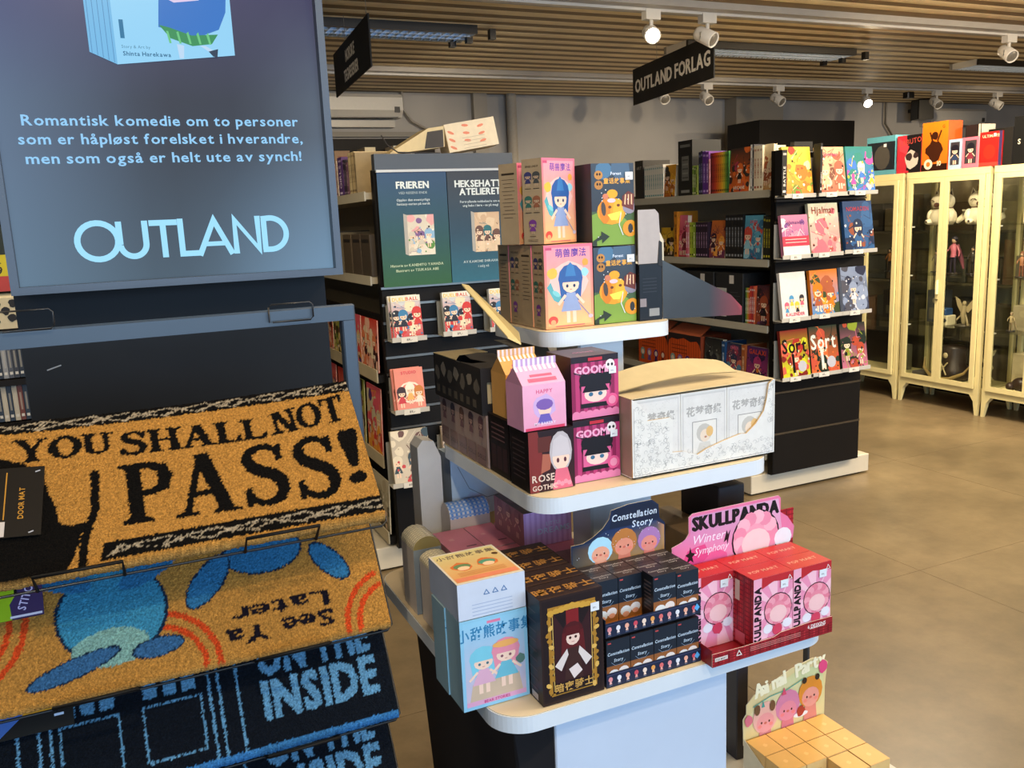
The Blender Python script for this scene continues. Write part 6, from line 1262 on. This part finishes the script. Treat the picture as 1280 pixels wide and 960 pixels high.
for k in range(3): clone(rb0,'red-topped pink toy box in the back row, %s of three'%['left','middle','right'][k],(XS+.0017+.0858*k,YS+.0555,T1+.002))
t=empty('display_tray',(XS,YS,T1+.0006),0,'red plaid tray with pink SKULLPANDA header card','tray')
w,d=.2600,.1085; m=MB(); m.box(0,0,0,w,d,.0015,'#8a1c24'); m.box(0,.0015,.0015,.0012,d,.03,'#8a1c24'); m.box(w-.0012,.0015,.0015,w,d,.03,'#8a1c24'); m.box(.0012,d-.0012,.0015,w-.0012,d,.05,'#8a1c24'); m.build('tray_base','gloss',t)
m=MB(); lp=[(0,0),(1,0),(1,.108),(.8,.112),(.55,.10),(.5,.082),(.25,.078),(0,.085)]; m.extr([(a*w,0,.0015+b*w) for a,b in lp],(0,.0012,0),'#98202a','#e0d0c8'); A=Art(m,(0,0,.0015),(1,0,0),(0,0,1),w)
for k in range(24): A.k=1; A.rect(k/24,.002,k/24+.012,.076,'#6a1018' if k%2 else '#c03038')
for k in range(4): A.rect(0,.006+.018*k,1,.014+.018*k,'#80161e')
A.rect(.02,.03,.12,.055,'#d8ccc4'); A.text('POP MART',.07,.036,.011,'#222','c',1); A.line([(.19,.03),(.21,.062),(.23,.03),(.19,.03)],.006,'#e8e0d8'); A.lines(.3,.72,.058,3,.012,'#d89890',.003); A.rect(.79,.075,.94,.098,'#e0d8d0'); A.rect(.75,.06,.97,.10,'#98202a'); A.text('6 DESIGNS',.86,.069,.024,'#f0e4e0','c',1,.95); A.rect(.8,.062,.93,.068,'#e0c8c0'); m.build('front_lip','gloss',t)
m=MB(); W2=.272; x0=.0; y=d+.003; 
m.extr([(w-.05,y+.003,.04),(w+.012,y+.003,.04),(w+.012,y+.003,.195),(w-.05,y+.003,.195)],(0,.0012,0),'#98202a'); A=Art(m,(w-.05,y+.003,.04),(1,0,0),(0,0,1),.062); redplaid(A,2.5,7); m.build('header_back','gloss',t)
m=MB(); pts=[(0,0),(.93,0),(.93,.12),(.99,.14),(1,.22),(.94,.30),(.88,.34),(.88,.44),(.86,.46),(.16,.46),(.13,.44),(.13,.33),(.10,.29),(.0,.26)]
m.extr([(x0+a*W2,y,.10+b*W2) for a,b in pts],(0,.0015,0),'#e078a0','#d8c0c0'); A=Art(m,(x0,y,.10),(1,0,0),(0,0,1),W2)
A.poly([(.005,.005),(.925,.005),(.86,.44),(.15,.44),(.14,.32),(.01,.25)],['#e0709c','#e890b0','#d8a8c8','#c890b8','#d884b0','#e078a4']); A.blob(.2,.12,.12,'#d84a84',random.Random(2)); A.blob(.35,.09,.1,'#e05c90',random.Random(3))
A.text('SKULLPANDA',.16,.345,.088,'#17100f','l',1,.70/layout('SKULLPANDA',.088,1)[1],fat=.007); A.text('Winter',.15,.25,.06,'#f0e0ec','l',0,1,shear=.3); A.text('Symphony',.17,.175,.05,'#f0e0ec','l',0,.9,shear=.3)
A.poly([(.405,.22),(.43,.3),(.44,.27),(.46,.30),(.435,.20),(.43,.235)],'#17100f'); A.poly([(.10,.19),(.13,.2),(.14,.24),(.15,.2),(.18,.19),(.155,.17),(.165,.13),(.14,.15),(.11,.13),(.125,.17)],'#17100f')
A.ell(.67,.20,.20,.195,'#1c1418',20); A.ell(.67,.20,.188,.183,'#eba0b4',20)
for k in range(13): a=k*.485; A.ell(.67+.135*math.cos(a),.215+.13*math.sin(a),.055,.05,'#f2b4c2' if k%2 else '#e68ea8',9)
A.ell(.67,.165,.12,.10,'#f6cccc',14); A.ell(.90,.16,.075,.07,'#e8e4e8',12); A.ell(.55,.035,.06,.035,'#e8e4e8',10); A.blob(.80,.05,.06,'#d8485e',random.Random(5)); A.blob(.72,.03,.04,'#f0e8e8',random.Random(6)); A.rect(.03,.06,.13,.085,'#17100f'); A.rect(.1,.03,.22,.055,'#17100f')
m.build('header_card','gloss',t)
m=MB(); m.bbox(0,0,0,.07,.16,.16,'#7a6448',.002); tag(m.build('carton','paper',None,(.90,1.24,T1+.001)),'brown kraft carton behind the pink header card','box')
m=MB(); m.bbox(0,0,0,.06,.12,.235,'#16161a',.002); tag(m.build('carton','paper',None,(.975,1.25,T1+.001)),'tall black carton behind the pink header card','box')
# ---- behind left: pink flats, purple box, gingham houses, big blue box
for k,(x,y,w,d) in enumerate(((.528,1.47,.068,.13),(.598,1.47,.062,.13),(.528,1.392,.132,.072),(.664,1.385,.098,.21))):
    gbox('toy_box',['pink flat-topped box left of a pair behind the white stack','pink flat-topped box right of a pair behind the white stack','rosy box directly behind the black and gold row','long magenta-edged box under the purple one'][k],(x,y,T1),w,d,.12,'#c090a0',None,None,lambda A,h:[A.text('福',.25,h*.55,.12,'#d8a0a8','l',1),A.rect(.55,h*.2,.85,h*.24,'#6a3a48')],0,'#b88a98','#cc7c90')
def purp(A,h):
    A.rect(0,0,1,h,'#e2b6ec'); [A.rect(k/9,0,k/9+.05,h,'#d2a0dc') for k in range(9)]; A.text('LITTLE',.62,h*.56,.07,'#d8d8f0','c',1); A.text('DREAMS',.62,h*.34,.11,'#d0d8f4','c',1,1.1)
gbox('toy_box','purple box with white lettering lying on the pink boxes',(.655,1.425,T1+.1206),.102,.14,.070,'#e0b4ea',purp,lambda A,h:[figure(A,.2+.3*k,.1,h*.8,'#7a5060','#c8a098','#8a5a6a') for k in range(3)],lambda A,h:[A.rect(.02,.02,.98,h-.02,'#4c4248'),A.blob(.4,h*.6,.3,'#6a5c62',random.Random(3)),A.blob(.7,h*.4,.2,'#3a3238',random.Random(4))],0,'#8a5f6c','#54484e')
def house(loc,w,d,hb,r,lab,cols,rz=0,axis_x=False):
    m=MB(); m.box(0,0,0,w,d,hb,'#c8beb8'); n=10; prev=[]
    for i in range(n+1): a=math.pi*i/n; prev.append((w/2-w/2*math.cos(a),hb+r*math.sin(a)))
    m.grid([[(x,0,z) for x,z in prev],[(x,d,z) for x,z in prev]],cols[0],False,False); m.face([(x,0,z) for x,z in prev[::-1]],'#8a7a4c'); m.face([(x,d,z) for x,z in prev],'#c8beb8')
    # gingham stripes lie on the barrel
    for i in range(n):
        (x0_,z0_),(x1_,z1_)=prev[i],prev[i+1]; nx,nz=-(z1_-z0_),(x1_-x0_); L_=math.hypot(nx,nz); nx/=L_/.0004; nz/=L_/.0004; nx,nz=(nx,nz) if nz>=0 else (-nx,-nz)
        for k in range(9):
            y0_=d*(k/9+.02); y1_=y0_+d/18; m.face([(x0_+nx,y0_,z0_+nz),(x1_+nx,y0_,z1_+nz),(x1_+nx,y1_,z1_+nz),(x0_+nx,y1_,z0_+nz)],cols[1])
        xa,za=x0_+(x1_-x0_)*.3,z0_+(z1_-z0_)*.3; xb,zb=x0_+(x1_-x0_)*.75,z0_+(z1_-z0_)*.75
        m.face([(xa+nx*2,0,za+nz*2),(xb+nx*2,0,zb+nz*2),(xb+nx*2,d,zb+nz*2),(xa+nx*2,d,za+nz*2)],cols[2])
    A=cart_front(m,0,0,w,hb); A.rect(0,0,1,hb/w,'#7e8890'); A.poly([(.2,0),(.8,0),(.8,.7),(.5,1.0),(.2,.7)],'#5a8aa0')
    o=m.build('house_box','gloss',None,(loc[0],loc[1],loc[2]+.0012),rz); tag(o,lab,'box','round-roofed house boxes'); return o
gc=('#f6ecd0','#b8b09a','#cfc6ae')
house((.459,1.505,T1),.056,.075,.130,.024,'round-roofed checked box, farthest of the three at the left edge',gc); house((.464,1.41,T1),.052,.075,.118,.016,'round-roofed checked box, middle of the three at the left edge',gc); house((.472,1.29,T1),.050,.10,.112,.010,'round-roofed checked box, nearest of the three at the left edge',('#c8c8c0','#5a7ab0','#8a94a4'))
t_=house((.660,1.603,T1),.056,.088,.14,.028,'round-roofed box with blue checks behind the pink boxes',('#d8dce4','#5a94e0','#88a8dc'),R(90))
def cloud(A,h): A.rect(0,0,1,h,'#b8cce0'); A.blob(.3,h*.5,.25,'#b8c0d8',random.Random(1)); A.blob(.6,h*.35,.2,'#c8bc88',random.Random(2),12,.3,1.6); A.rect(0,0,1,h*.12,'#5a9ac8'); A.line([(.1,h*.9),(.25,h*.7),(.5,h*.6),(.8,h*.62)],.008,'#6a7080')
gbox('toy_box','large pale blue box with cloud print tucked under the middle tier',(.600,1.662,T1),.16,.07,.258,'#9ab4c8',cloud,None,cloud,0,'#8a98a8','#a8bcd0')
m=MB(); pr=[(0,0),(.05,0),(.05,.26),(.036,.295),(.012,.30),(0,.285)]; m.extr([(.531+x,1.664,T1+.001+z) for x,z in pr],(0,.05,0),'#d4d0cc'); 
tag(m.build('house_box','gloss'),'grey box with rounded top and yellow star at the far left corner','box')
m=MB(); m.extr([(.012,0,0),(.02,0,.008),(.03,0,.006),(.026,0,-.004),(.018,0,-.010)],(0,.001,0),'#d8b030'); 
# ---- party boxes on the low ledge at the right
m=MB(); m.bbox(.985,1.02,.101,1.36,1.40,.352,'#c6c0b2',.004); tag(m.build('low_ledge','lam'),'low pale ledge right of the table base','ledge')
def party(A,h): A.rect(0,0,1,h,'#e0b878'); A.ell(.5,h*.45,.32,.25,'#d88a50'); A.ell(.5,h*.4,.2,.16,'#f0b8a0'); A.text('Party',.5,h*.78,.14,'#c88a40','c',1); A.rect(0,0,1,h*.12,'#d8a060')
def partytop(A,h): A.rect(0,0,1,h,'#e2b064'); A.line([(.02,.02),(.98,.02)],.012,'#c89048'); A.blob(.5,h*.5,.1,'#eec078',random.Random(2))
t=empty('display_tray',(1.047,1.08,.353),0,'cream tray with animal party header card on the low ledge','tray'); w,d=.208,.182
m=MB(); m.box(0,0,0,w,d,.0015,'#d8c8a0'); m.extr([(0,0,.0015),(0,d,.0015),(0,d,.10),(0,.03,.03),(0,0,.02)],(.0012,0,0),'#d0c4a8'); m.box(w-.0012,0,.0015,w,d,.02,'#d8c8a0'); m.box(.0012,0,.0015,w-.0012,.0012,.02,'#d8b888'); m.build('tray_base','gloss',t)
m=MB(); W2=.215; pts=[(0,0),(.99,0),(.99,.30),(1.0,.40),(1.02,.52),(.95,.58),(.82,.60),(.55,.56),(.35,.50),(.22,.44),(.12,.43),(.03,.36),(.03,.28),(-.01,.24)]
y=d; m.extr([(a*W2,y,.085+b*W2*1.13) for a,b in pts],(0,.0015,0),'#dcc890','#e8dcc0'); A=Art(m,(0,y,.085),(1,0,0),(0,0,1),W2); A.v=Vector((0,0,1.13)); A.poly([(.01,.01),(.98,.01),(.98,.3),(.95,.52),(.6,.52),(.3,.42),(.05,.25)],['#e0c078','#e8cc8c','#d8c890','#c8d098','#d0cc90','#d8d0a0','#e0d0a0'])
for k,ch in enumerate('Animal Party'): 
    if ch!=' ': A.text(ch,.13+.070*k,.395+.011*k,.12,'#f4ecc8','l',1,rot=.22-.012*k,fat=.006)
creature(A,.25,.17,.12,'#e8b0a0','#e89a98'); creature(A,.52,.21,.12,'#d080a0','#e08898'); creature(A,.80,.27,.12,'#d88a30','#e89a88'); A.line([(.1,.33),(.3,.38),(.5,.39),(.7,.44)],.01,'#5aa090'); A.poly([(.2,.30),(.24,.30),(.22,.36)],'#3a9a90'); A.poly([(.44,.35),(.5,.35),(.47,.42)],'#d04a6a'); A.ell(.68,.12,.09,.025,'#e8e4e0'); A.blob(.68,.15,.05,'#a83a2c',random.Random(2)); A.ell(.25,.02,.1,.03,'#a8642c'); A.blob(.95,.5,.06,'#d84a7a',random.Random(4)); A.blob(.05,.22,.05,'#d87080',random.Random(4))
for x in (.15,.33): A.ell(x,.29,.035,.05,'#6a4c34',9)
for x in (.72,.88): A.ell(x,.42,.03,.03,'#3a2c20',9)
m.build('header_card','gloss',t)
pb=gbox('mini_box','x',(1.05,1.083,.3545),.0495,.0565,.094,'#dcb070',party,None,partytop,0,'#d0a868','#e0b068')
pf=True
for r_ in range(3):
    for c_ in range(4):
        if r_==0 and c_<2: continue
        loc=(1.0490+.0515*c_,1.084+.0584*r_,.3553); lab='small cream party box, %s row, %s from left'%(['front','middle','back'][r_],ORD[c_])
        if pf: pb.location=loc; pb['label']=lab; pf=False; o=pb
        else: o=clone(pb,lab,loc)
        o['group']='small cream party boxes'
m=MB(); m.bbox(0,0,0,.008,.015,.27,'#3a3a3e',.002); tag(m.build('upright_case','plastic',None,(1.275,1.33,.3535)),'thin black upright edge right of the party header card','case')
m=MB(); m.bbox(0,0,0,.03,.05,.27,'#24222a',.002); tag(m.build('upright_case','plastic',None,(1.085,1.33,.3535)),'dark upright pack just visible left behind the party header','case')
